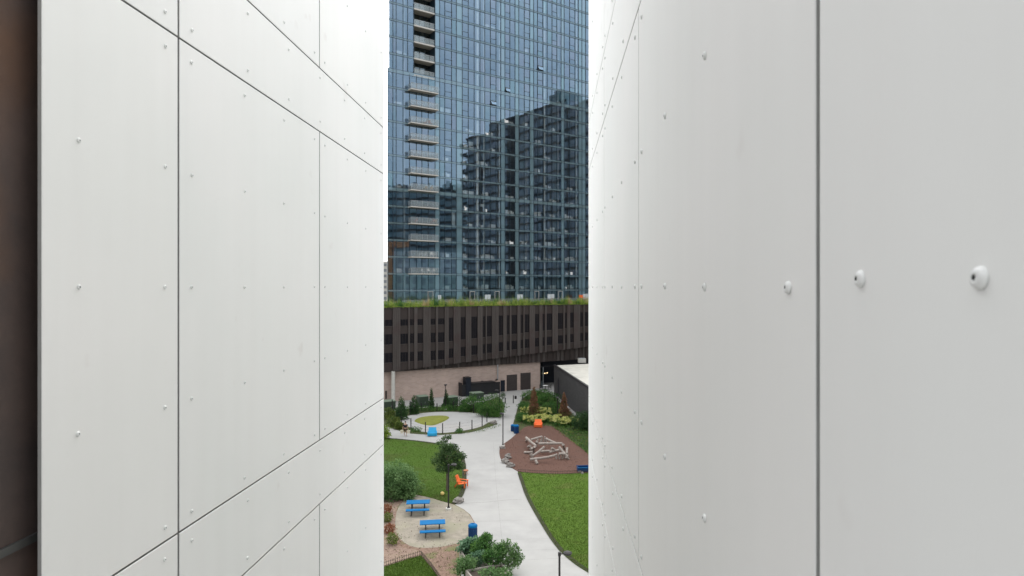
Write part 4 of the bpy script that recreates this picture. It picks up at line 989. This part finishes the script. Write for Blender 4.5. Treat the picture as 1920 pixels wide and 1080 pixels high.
for k,(a,c) in enumerate(logs):
    b = MB(); A_, C_ = Z9(*a), Z9(*c); r = .115+.025*R.random()
    mid = (A_+C_)/2+Vector((R.uniform(-.04,.04),0,R.uniform(-.03,.03)))
    b.tube(A_,mid,r*1.08,r,'wood',10); b.tube(mid,C_,r,r*.9,'wood',10)
    b.build('log', cl, cb_, smooth=False)
for (x,y,h) in [(960,450,1.25),(1000,455,1.3),(1030,460,1.1),(1200,722,.75),(1250,722,.8),(1300,722,.8),(1345,715,.8),(880,470,.9),(930,470,.8),(1320,560,.9),(1385,690,.9),(790,650,.5),(760,570,.7),(1120,620,.7),(1240,600,.7)]:
    b = MB(); q = Z9(x,y,0.03); b.tube(q,q+Vector((R.uniform(-.05,.05),0,h*.58)),.10,.09,'wood',10); b.build('log_post', cl, cb_)

# raised planters
def planter(px,py,w,d,h,rz,label):
    q = W(px,py); r_ = empty('raised_planter', q, label, 'planter', 'grey raised planters by the path', rz=rz)
    for (x0,x1,y0,y1) in ((-w/2,w/2,-d/2,-d/2+.09),(-w/2,w/2,d/2-.09,d/2),(-w/2,-w/2+.09,-d/2+.09,d/2-.09),(w/2-.09,w/2,-d/2+.09,d/2-.09)):
        b = MB()
        for j in range(4): b.box(x0,x1,y0,y1,j*h/4+.008,(j+1)*h/4,'planter')
        b.build('side_board', r_)
    b = MB(); b.box(-w/2+.1,w/2-.1,-d/2+.1,d/2-.1,0,h-.1,'planterd'); b.build('soil', r_)
    return r_
planter(893,1056,1.9,1.5,.75,math.radians(18),'upper grey raised planter with blue green and light green shrubs')
planter(915,1094,2.4,1.4,.75,math.radians(24),'lower grey raised planter cut by the bottom of the photo')

# ------------------------------------------------------------------ plants
def plant(name, px,py, blobs, n, size, m, label, cat, group=None, stems=True, extra=None, z=0.03, up=.3, asp=.55):
    q = W(px,py)+Vector((0,0,z)); r_ = empty(name, q, label, cat, group)
    b = MB(); b.foliage([((c[0],c[1],c[2]),rr) for c,rr in blobs], n, size, m, up, asp)
    b.build('foliage', r_)
    if extra:
        b = MB(); b.foliage(extra[0], extra[1], extra[2], extra[3], .8, .9, .9); b.build('flowers', r_)
    if stems:
        s = MB()
        for c,rr in blobs:
            s.tube((c[0]*.2,c[1]*.2,0),(c[0],c[1],max(.05,c[2]+rr[2]*.3)),.035,.015,'trunk',5)
        s.build('stem', r_)
    return r_
# the tree
q = W(838,921); tr = empty('courtyard_tree', q, 'dark green young tree on the left lawn behind the lamp post', 'tree')
tb = MB(); pts = [Vector((0,0,0)),Vector((.03,0,.9)),Vector((-.02,.03,1.8)),Vector((.05,0,2.8)),Vector((.08,0,3.9))]
for k in range(4): tb.tube(pts[k],pts[k+1],.10-.018*k,.10-.018*(k+1),'trunk',9)
lim = []
for k in range(22):
    z = 1.7+2.6*R.random(); a = R.random()*6.28; L_ = (1.25-0.22*(z-1.7))*R.uniform(.6,1)
    p0 = Vector((.03,0,z)); p1 = p0+Vector((math.cos(a)*L_,math.sin(a)*L_,L_*.45)); tb.tube(p0,(p0+p1)/2+Vector((0,0,.06)),.03,.02,'trunk',5); tb.tube((p0+p1)/2+Vector((0,0,.06)),p1,.02,.008,'trunk',5); lim.append(p1)
tb.build('trunk', tr)
cb2 = MB(); bl = [((p.x*1.06,p.y*1.06,p.z),(.34+.2*R.random(),.36,.20+.1*R.random())) for p in lim]+[((-.35,0,2.45),(.75,.7,.5)),((.55,0,2.95),(.7,.6,.42)),((-.5,.1,3.1),(.55,.5,.4)),((.25,-.3,2.2),(.6,.5,.35)),((.0,0,3.75),(.6,.6,.45)),((-.2,0,4.4),(.35,.35,.35)),((1.15,0,3.2),(.55,.5,.28)),((1.5,0,3.0),(.35,.3,.16)),((-1.05,0,2.7),(.45,.4,.35)),((.2,0,4.75),(.4,.3,.15)),((.1,0,1.95),(.6,.6,.4)),((-.05,0,4.75),(.4,.3,.14)),((.6,0,4.1),(.25,.25,.1)),((-.75,0,4.2),(.3,.3,.12))]
cb2.foliage(bl, 5200, .15, 'lf_tree', up=-.1, asp=.6, surf=.25); cb2.build('crown', tr)
# the round bush
plant('round_bush',727,944,[((0,2.1,1.15),(2.25,2.0,1.55)),((1.0,1.5,.7),(1.2,1.2,.9)),((-.8,1.2,.9),(1.3,1.2,1.1)),((.3,.9,.55),(1.4,.9,.75)),((.9,1.6,1.7),(.9,.9,.7)),((-.5,1.4,2.05),(1.0,.9,.6)),((1.5,1.3,1.2),(.75,.8,.6)),((.4,.7,1.25),(.9,.7,.6)),((1.55,1.0,.4),(.7,.6,.45))],16000,.17,'lf_bush','large round green bush at the left edge of the lawn','bush')
plant('flowering_plant',724,912,[((0,0,.3),(.3,.3,.3)),((-.25,0,.8),(.3,.3,.2))],260,.13,'lf_green','white flowering stems against the wall edge beside the round bush','plant',extra=([((0,0,.55),(.22,.2,.35)),((-.2,0,1.0),(.25,.2,.15))],90,.13,'lf_white'))
for (px,py,r,m,l_) in ((725.5,963,.42,'lf_red','upper red leaved small shrub at the left edge of the sand pad'),(727,979,.40,'lf_olive','small green shrub between the two red ones'),(730.5,1001,.42,'lf_red','lower orange red small shrub left of the near picnic table'),(737,1021,.45,'lf_olive','lowest small round green shrub at the picket edging')):
    plant('small_shrub',px,py,[((0,0,r*.75),(r,r,r*.85))],650,.10,m,l_,'shrub','small shrubs along the sand pad')
plant('lime_shrub',716,822,[((0,0,.8),(.95,.7,.85)),((.3,-.2,.4),(.8,.5,.5))],1800,.18,'lf_lime','yellow green shrub at the left end of the curved path','shrub')
for (px,py,w,h,l_) in ((737,800,1.3,1.3,'leafy olive shrub left of the person on the curved path'),(748,805,.8,.9,'low olive shrub just behind the person'),(727,786,1.3,1.5,'olive shrub against the left wall edge below the utility box')):
    plant('leafy_shrub',px,py,[((0,0,h*.5),(w*.7,w*.5,h*.55)),((.4,0,h*.4),(w*.5,w*.4,h*.4))],1500,.16,'lf_olive',l_,'shrub','olive shrubs in the plaza planting')
for (px,py,w,l_) in ((779,809.5,.9,'low green tuft left of the light blue seat'),(861,812,.5,'tiny green tuft under the fifth fence post')):
    plant('green_tuft',px,py,[((0,0,.25),(w,.5,.32))],350,.14,'lf_green',l_,'plant',stems=False)
def cone(px,py,w,h,m,label,cat='conifer',n=1500,grp='slim conifers behind the plaza',size=.19,skirt=0.5):
    q = W(px,py)+Vector((0,0,.03)); r_ = empty('conifer', q, label, cat, grp)
    b = MB()
    for _ in range(n):
        f = R.random()**skirt; z = h*(1-f); 
        rad = w/2*f**.75*(0.75+.4*noise.noise(Vector((z*2,px,0))))*(1.0 if R.random()<.8 else .5); a = R.random()*6.28
        rad *= 1+.35*noise.noise(Vector((math.cos(a)*2,math.sin(a)*2,z*2.5+px)))
        if m == 'lf_rust': rad *= .82+.5*noise.noise(Vector((a*1.3,z*1.9,px)))
        b.leaf(Vector((math.cos(a)*rad,math.sin(a)*rad,z+.08)), size, 'lf_olive' if (m == 'lf_rust' and R.random() < .12+.5*max(0,1-z/1.3)) else m, .5, .4)
    b.build('foliage', r_)
    b = MB(); b.tube((0,0,0),(0,0,h*.92),.06,.01,'trunk',6); b.build('trunk', r_); return r_
cone(752.5,787,2.1,3.2,'lf_con','dark conifer with a wide skirt, leftmost of the row behind the plaza',skirt=.45,n=2400)
cone(776.5,777,1.9,2.7,'lf_con','dark conifer with a wide skirt, second from the left behind the plaza',skirt=.45,n=2000)
cone(809,768.5,1.15,3.1,'lf_con','slim column-like conifer between two green utility boxes')
cone(836.5,767,1.4,2.8,'lf_con','dark conifer in front of the lamp post by the brick wall')
plant('dark_shrub',858,768,[((0,0,.8),(1.5,.8,.9)),((-1.2,0,.5),(.9,.6,.6)),((1.3,0,.7),(1.0,.8,.8))],2600,.16,'lf_con','dark broad shrub between the conifers and the black enclosure','shrub')
plant('dark_shrub',884,772,[((0,0,1.2),(1.3,1.0,1.2)),((.9,0,.6),(1.0,.8,.7)),((-1,-.3,.5),(.9,.7,.6))],3200,.16,'lf_green','tall dark green shrub left of the biggest one','shrub')
plant('big_shrub',920,781,[((0,0,1.6),(1.9,1.2,1.5)),((.9,-.5,.9),(1.2,.9,1.0)),((-1.0,0,1.1),(1.1,.9,1.1)),((.1,-.6,.6),(1.5,.7,.7))],5200,.17,'lf_green','biggest bright green shrub beside the path head','shrub')
plant('low_hedge',800,771,[((0,0,.3),(2.0,.7,.4)),((-3.2,0,.3),(1.8,.7,.4)),((3.2,0,.35),(1.8,.7,.42)),((6,0,.35),(1.6,.6,.4))],3200,.15,'lf_green','low green hedge curving behind the back edge of the plaza','hedge',stems=False)
plant('potted_bush',943,748,[((0,0,.55),(.42,.4,.45))],420,.12,'lf_con','small dark round bush at the left of the bollards','bush')
# right bed
plant('bed_shrub',1003,750,[((-.6,0,.7),(1.6,1.1,.8)),((1.0,0,.8),(1.5,1.1,.9))],2600,.17,'lf_green','green shrub behind the left rust brown conifer','shrub','green shrubs of the right bed')
plant('bed_shrub',1029,758,[((0,0,.8),(1.8,1.4,1.0)),((-1.4,-.4,.6),(1.1,1,.7))],3000,.17,'lf_green','green shrub nearest the charcoal building corner','shrub','green shrubs of the right bed')
plant('bed_shrub',1034,775,[((0,0,.7),(1.4,1.1,.9))],1900,.17,'lf_green','green shrub between the two rust brown conifers','shrub','green shrubs of the right bed')
plant('bed_shrub',982,768,[((0,0,.5),(.9,1.0,.6)),((.3,-1.2,.4),(.8,.7,.5))],1700,.16,'lf_green','green shrub at the left edge of the right bed beside the path','shrub','green shrubs of the right bed')
plant('bed_shrub',980,790,[((0,0,.5),(.9,.8,.55))],1300,.16,'lf_green','low green shrub left of the cream flowers above the bins','shrub','green shrubs of the right bed')
plant('dark_bush',1094,806,[((0,0,1.1),(1.5,1.2,1.2)),((.9,-.5,.7),(1.1,.9,.8))],4200,.17,'lf_con','dark green bush at the foot of the charcoal building','bush')
cone(1001,781,2.3,4.0,'lf_rust','left rust brown dying conifer rising from the cream flowers',n=3000,grp='rust brown dying conifers',skirt=.6)
cone(1057.5,788,2.2,3.6,'lf_rust','right rust brown dying conifer in front of the charcoal building',n=2800,grp='rust brown dying conifers',skirt=.6)
for (px,py,w,l_) in ((984,777,.55,'small cream flowering shrub at the left of the left rust brown conifer'),(1018,779,.95,'cream flowering shrub behind the middle of the flower drift'),(994,794,.75,'cream flowering shrub just left of and behind the orange seat'),(1012,791,.9,'cream flowering shrub directly above the orange seat'),(1034,793,1.1,'broad cream flowering shrub right of the orange seat'),(1053,799,.9,'cream flowering shrub in front of the right rust brown conifer'),(1068,797,.95,'rightmost cream flowering shrub beside the dark bush')):
    plant('flowering_shrub',px,py,[((0,0,.42),(w*1.15,.85,.5))],1100,.15,'lf_green',l_,'flowering shrub','cream flowering shrubs in the right bed',extra=([((R.uniform(-w,w)*1.15,R.uniform(-.85,.6),.62+R.uniform(-.25,.35)),(.15,.15,.10)) for _ in range(int(52*w))],int(2100*w),.10,'lf_flower'))
# ground cover on the right bed
gc = MB()
for _ in range(9000):
    px, py = R.uniform(1035,1125), R.uniform(785,862)
    if py > 799+(px-1030)*.76 - 2 : continue
    gc.leaf(W(px,py)+Vector((0,0,.02+.35*R.random()*(.6+.5*noise.noise(Vector((px*.15,py*.15,0)))))), .17, 'lf_green' if R.random()<.7 else 'lf_olive', .6, .5)
for _ in range(2600):
    px, py = R.uniform(966,1050), R.uniform(742,800)
    if px < 966+(790-py)*.25: continue
    gc.leaf(W(px,py)+Vector((0,0,.02+.3*R.random())), .16, 'lf_green', .6, .5)
tag(gc.build('ground_cover'),'leafy green ground cover between the charcoal building and the mulch','ground cover',kind='stuff')
gc = MB()
for _ in range(5200):
    a = R.random(); px = 722+a*222; py = R.uniform(763,783) if R.random()<.5 else R.uniform(797,815)
    # keep to the planted ring around the plaza
    q = W(px,py); inside = False
    cxp, cyp = 830, 793; 
    if ((px-cxp)/86)**2+((py-cyp)/21.5)**2 < 1: continue
    if py > 790 and ((px-cxp)/112)**2+((py-cyp)/23)**2 > 1: continue
    if py < 790 and px > 905: continue
    gc.leaf(q+Vector((0,0,.02+.16*R.random())), .13, 'lf_olive' if R.random()<.45 else 'lf_green', .6, .5)
tag(gc.build('ground_cover'),'low green ground cover ringing the circular plaza','ground cover',kind='stuff')
# planter shrubs
plant('planter_shrub',883,1051,[((0,0,1.0),(.62,.5,.45)),((-.3,-.1,.85),(.55,.5,.4)),((.3,-.1,1.15),(.4,.35,.35))],1900,.17,'lf_blue','blue green broad leaved shrub in the upper planter beside the bin','shrub','shrubs in the raised planters',asp=.7)
plant('planter_shrub',907,1062,[((0,0,1.25),(.75,.6,.55)),((.1,.1,1.75),(.35,.35,.3)),((-.3,0,.95),(.6,.5,.4))],2400,.13,'lf_green','mid green shrub in the middle between the blue green and the tallest one','shrub','shrubs in the raised planters')
plant('planter_shrub',944,1074,[((0,0,1.05),(.75,.6,.6)),((.7,0,1.3),(.35,.35,.5)),((-.4,.1,1.3),(.42,.4,.42)),((.3,.1,1.75),(.2,.2,.3)),((.95,-.1,.95),(.32,.3,.3)),((-.1,0,1.7),(.18,.18,.28)),((.55,-.1,.6),(.5,.4,.3))],3300,.13,'lf_bush','largest bright green shrub leaning over the path at the right of the planters','shrub','shrubs in the raised planters')
plant('planter_shrub',876,1086,[((0,0,.9),(.65,.5,.5)),((-.25,0,.6),(.5,.4,.4))],1300,.14,'lf_bush','light green shrub trailing at the left side of the lower planter','shrub','shrubs in the raised planters')
plant('planter_shrub',918,1112,[((0,0,.95),(.6,.5,.55)),((.7,.1,.9),(.6,.5,.5))],1500,.15,'lf_bush','pale green shrub at the bottom edge in front of the lower planter','shrub','shrubs in the raised planters')

plant('planter_shrub',899,1046,[((0,0,.95),(.55,.45,.35)),((.45,.2,1.2),(.4,.35,.3))],1100,.12,'lf_bush','small fresh green shrub at the back of the upper planter','shrub','shrubs in the raised planters')
plant('planter_shrub',925,1078,[((0,0,1.0),(.65,.5,.5)),((.4,.2,1.4),(.4,.35,.35)),((-.4,0,1.25),(.35,.3,.3))],1500,.13,'lf_green','deep green shrub filling the space between the two planters','shrub','shrubs in the raised planters')
plant('planter_shrub',893,1076,[((0,0,.9),(.6,.45,.4)),((.3,-.1,1.2),(.35,.3,.25))],1100,.13,'lf_blue','grey green shrub low between the upper planter and the lower one','shrub','shrubs in the raised planters')
# loose tufts of grass and weeds so lawns are not flat sheets
gt = MB()
def inpoly(x,y,poly):
    c_ = False; n = len(poly)
    for i in range(n):
        x1,y1 = poly[i]; x2,y2 = poly[(i+1)%n]
        if (y1>y) != (y2>y) and x < (x2-x1)*(y-y1)/(y2-y1)+x1: c_ = not c_
    return c_
def blades(poly, rng, n, zoff, mt, hs=.06):
    pw = [(W(a,b_).x,W(a,b_).y) for a,b_ in poly]
    x0,x1,y0,y1 = rng; A = W(x0,y0); k = 0
    while k < n:
        px, py = R.uniform(x0,x1), y0+(y1-y0)*R.random()
        if not inpoly(px,py,poly): k += .3; continue
        q = W(px,py)+Vector((0,0,zoff)); e = Vector((R.gauss(0,1),R.gauss(0,1),0)).normalized()*.022
        gt.face([q-e,q+e,q+Vector((R.gauss(0,.04),R.gauss(0,.04),hs*R.uniform(.6,1.6)))], mt); k += 1
M['lf_grass'] = leafmat('grass_blades', (0.045,0.088,0.010), (0.075,0.132,0.017), (0.12,0.165,0.035))
blades(lawnL,(715,880,820,948),14000,.05,'lf_grass'); blades(lawnR,(968,1110,886,1080),16000,.045,'lf_grass'); blades(lawnB,(720,830,1043,1085),5000,.055,'lf_grass')
tag(gt.build('grass'),'short green grass blades of the three lawns','grass',kind='stuff')
# scattered wood chips and leaves
ch = MB()
for _ in range(2600):
    px,py = R.uniform(722,868), R.uniform(930,1080)
    if inpoly(px,py,sand) and R.random()<.85: continue
    if inpoly(px,py,lawnB) or inpoly(px,py,lawnL) or not inpoly(px,py,bed): continue
    ch.leaf(W(px,py)+Vector((0,0,.046)), .10, R.choice(['pinkbark','bark','mulch','lf_olive']), .1, .45)
for _ in range(2200):
    px,py = R.uniform(936,1105), R.uniform(798,888)
    if inpoly(px,py,play): ch.leaf(W(px,py)+Vector((0,0,.046)), .09, R.choice(['mulch','bark','mulch']), .1, .45)
tag(ch.build('wood_chips'),'loose wood chips scattered over the bark and mulch','wood chips',kind='stuff')

# ------------------------------------------------------------------ person with two bags
def skinned(name, nodes, edges, mt, parent, root=0):
    me = bpy.data.meshes.new(name); me.from_pydata([n[:3] for n in nodes],edges,[]); me.materials.append(M[mt]); me.update()
    o = bpy.data.objects.new(name, me); col.objects.link(o); o.parent = parent
    sk = o.modifiers.new('Skin','SKIN'); sk.use_smooth_shade = True
    if not me.skin_vertices: 
        bpy.context.view_layer.objects.active = o
    lay = me.skin_vertices[0] if me.skin_vertices else None
    if lay:
        for i,n in enumerate(nodes):
            r = n[3]; lay.data[i].radius = r if isinstance(r,tuple) else (r,r); lay.data[i].use_root = (i==root)
    sb_ = o.modifiers.new('Sub','SUBSURF'); sb_.levels = 1; sb_.render_levels = 2
    return o
q = W(760,817.5)
pe = empty('person', q, 'person in dark top and shorts walking on the curved path below the plaza', 'person', rz=math.radians(10))
body = [(0,0,.95,(.15,.10)),(0,0,1.15,(.13,.09)),(0,0,1.38,(.17,.10)),(0,0,1.52,.055),(0,-.01,1.62,.085),(0,-.01,1.72,.08),
 (.10,0,.88,.085),(.12,-.12,.50,.058),(.12,-.02,.10,.038),(.12,-.12,.04,.04),
 (-.10,0,.88,.085),(-.11,.10,.50,.058),(-.11,.24,.12,.038),(-.11,.16,.04,.04),
 (.20,0,1.40,.05),(.27,.02,1.12,.042),(.30,-.06,.86,.032),(.31,-.08,.78,.035),
 (-.20,0,1.40,.05),(-.27,.02,1.12,.042),(-.30,-.06,.86,.032),(-.31,-.08,.78,.035)]
ed = [(0,1),(1,2),(2,3),(3,4),(4,5),(0,6),(6,7),(7,8),(8,9),(0,10),(10,11),(11,12),(12,13),(2,14),(14,15),(15,16),(16,17),(2,18),(18,19),(19,20),(20,21)]
skinned('body', body, ed, 'skin', pe)
skinned('shirt', [(0,0,.98,(.20,.15)),(0,0,1.20,(.19,.14)),(0,0,1.44,(.22,.14)),(.21,0,1.40,.065),(.26,.02,1.20,.058),(-.21,0,1.40,.065),(-.26,.02,1.20,.058)], [(0,1),(1,2),(2,3),(3,4),(2,5),(5,6)], 'cloth_d', pe)
skinned('shorts', [(0,0,.97,(.17,.12)),(.10,0,.86,.10),(.115,-.08,.58,.082),(-.10,0,.86,.10),(-.11,.07,.58,.082)], [(0,1),(1,2),(0,3),(3,4)], 'cloth_m', pe)
hb = MB(); hb.blob((0,.02,1.715),(.098,.108,.095),'cloth_d',3,12,8,.05); hb.build('hair', pe, smooth=True)
fb = MB(); fb.blob((0,-.105,1.66),(.014,.02,.02),'skin',1,6,5,0); fb.box(-.04,-.02,-.093,-.088,1.69,1.70,'hole'); fb.box(.02,.04,-.093,-.088,1.69,1.70,'hole'); fb.box(-.025,.025,-.09,-.085,1.615,1.62,'terracotta'); fb.build('face', pe)
for dx,l_ in ((-.40,'cream tote bag in the left of the photo side hand of the walking person'),(.40,'cream tote bag in the right of the photo side hand of the walking person')):
    b = MB(); b.hexa([(-.15,-.08,0),(.15,-.08,0),(.15,.08,0),(-.15,.08,0),(-.20,-.10,.36),(.20,-.10,.36),(.20,.10,.36),(-.20,.10,.36)],'bag'); b.tube((-.1,0,.34),(-.0,0,.48),.012,.012,'bag',5); b.tube((.1,0,.34),(0,0,.48),.012,.012,'bag',5)
    o = b.build('tote_bag'); o.location = q+Vector((dx,-.1,.34)); tag(o,l_,'bag')

# ------------------------------------------------------------------ light, world, camera
w = bpy.data.worlds.new('World'); sc.world = w; w.use_nodes = True
nt = w.node_tree; nt.nodes.clear(); N = nt.nodes.new; L = nt.links.new
out = N('ShaderNodeOutputWorld'); bg = N('ShaderNodeBackground'); L(bg.outputs[0], out.inputs[0])
sky = N('ShaderNodeTexSky'); sky.sky_type = 'NISHITA'; sky.sun_disc = False
EL, AZ = math.radians(50), math.radians(12)     # azimuth clockwise from +Y
sky.sun_elevation = EL; sky.sun_rotation = AZ; sky.dust_density = 3.0; sky.air_density = 1.0
tc = N('ShaderNodeTexCoord'); mp = N('ShaderNodeMapping'); mp.inputs['Scale'].default_value = (1,1,2.5); L(tc.outputs['Generated'], mp.inputs[0])
cn = N('ShaderNodeTexNoise'); cn.inputs['Scale'].default_value = 3.0; cn.inputs['Detail'].default_value = 6; L(mp.outputs[0], cn.inputs['Vector'])
cr = ramp(nt, [(0.30,(7.7,7.9,8.3)),(0.70,(10.2,10.2,10.2))]); L(cn.outputs[0], cr.inputs[0])
mx = N('ShaderNodeMixRGB'); mx.inputs[0].default_value = 0.88; L(sky.outputs[0], mx.inputs[1]); L(cr.outputs[0], mx.inputs[2])
# the overcast glows around the hidden sun, ahead and to the right, and is duller behind
gv = Vector((math.sin(math.radians(8))*math.cos(math.radians(40)), math.cos(math.radians(8))*math.cos(math.radians(40)), math.sin(math.radians(40))))
dp_ = N('ShaderNodeVectorMath'); dp_.operation = 'DOT_PRODUCT'; dp_.inputs[1].default_value = gv; L(tc.outputs['Generated'], dp_.inputs[0])
gr = N('ShaderNodeMapRange'); gr.inputs['From Min'].default_value = -0.6; gr.inputs['From Max'].default_value = 1.0; gr.inputs['To Min'].default_value = 0.56; gr.inputs['To Max'].default_value = 1.75
L(dp_.outputs['Value'], gr.inputs['Value'])
mg = N('ShaderNodeVectorMath'); mg.operation = 'SCALE'; L(mx.outputs[0], mg.inputs[0]); L(gr.outputs[0], mg.inputs['Scale'])
L(mg.outputs[0], bg.inputs[0]); bg.inputs[1].default_value = 0.12
sun = bpy.data.lights.new('sun','SUN'); sun.energy = 0.95; sun.angle = math.radians(14); sun.color = (1.0,0.965,0.92)
so = bpy.data.objects.new('sun', sun); col.objects.link(so)
sd = Vector((math.sin(AZ)*math.cos(EL), math.cos(AZ)*math.cos(EL), math.sin(EL)))
so.rotation_euler = (-sd).to_track_quat('-Z','Y').to_euler(); so.location = (0,0,80)
cam = bpy.data.cameras.new('camera'); co = bpy.data.objects.new('camera', cam); col.objects.link(co)
co.location = (0,0,ZC); co.rotation_euler = (math.pi/2,0,0)
cam.sensor_width = 36; cam.lens = F/1920*36; cam.shift_y = -2/1920; cam.clip_start = 0.02; cam.clip_end = 5000
cam.dof.use_dof = True; cam.dof.focus_distance = 4; cam.dof.aperture_fstop = 12
sc.camera = co
sc.view_settings.view_transform = 'Standard'; sc.view_settings.look = 'None'; sc.view_settings.exposure = 0.52; sc.view_settings.gamma = 1
sc.render.engine = 'CYCLES'
try:
    sc.cycles.max_bounces = 8; sc.cycles.transparent_max_bounces = 12; sc.cycles.diffuse_bounces = 5; sc.cycles.glossy_bounces = 4
except Exception: pass
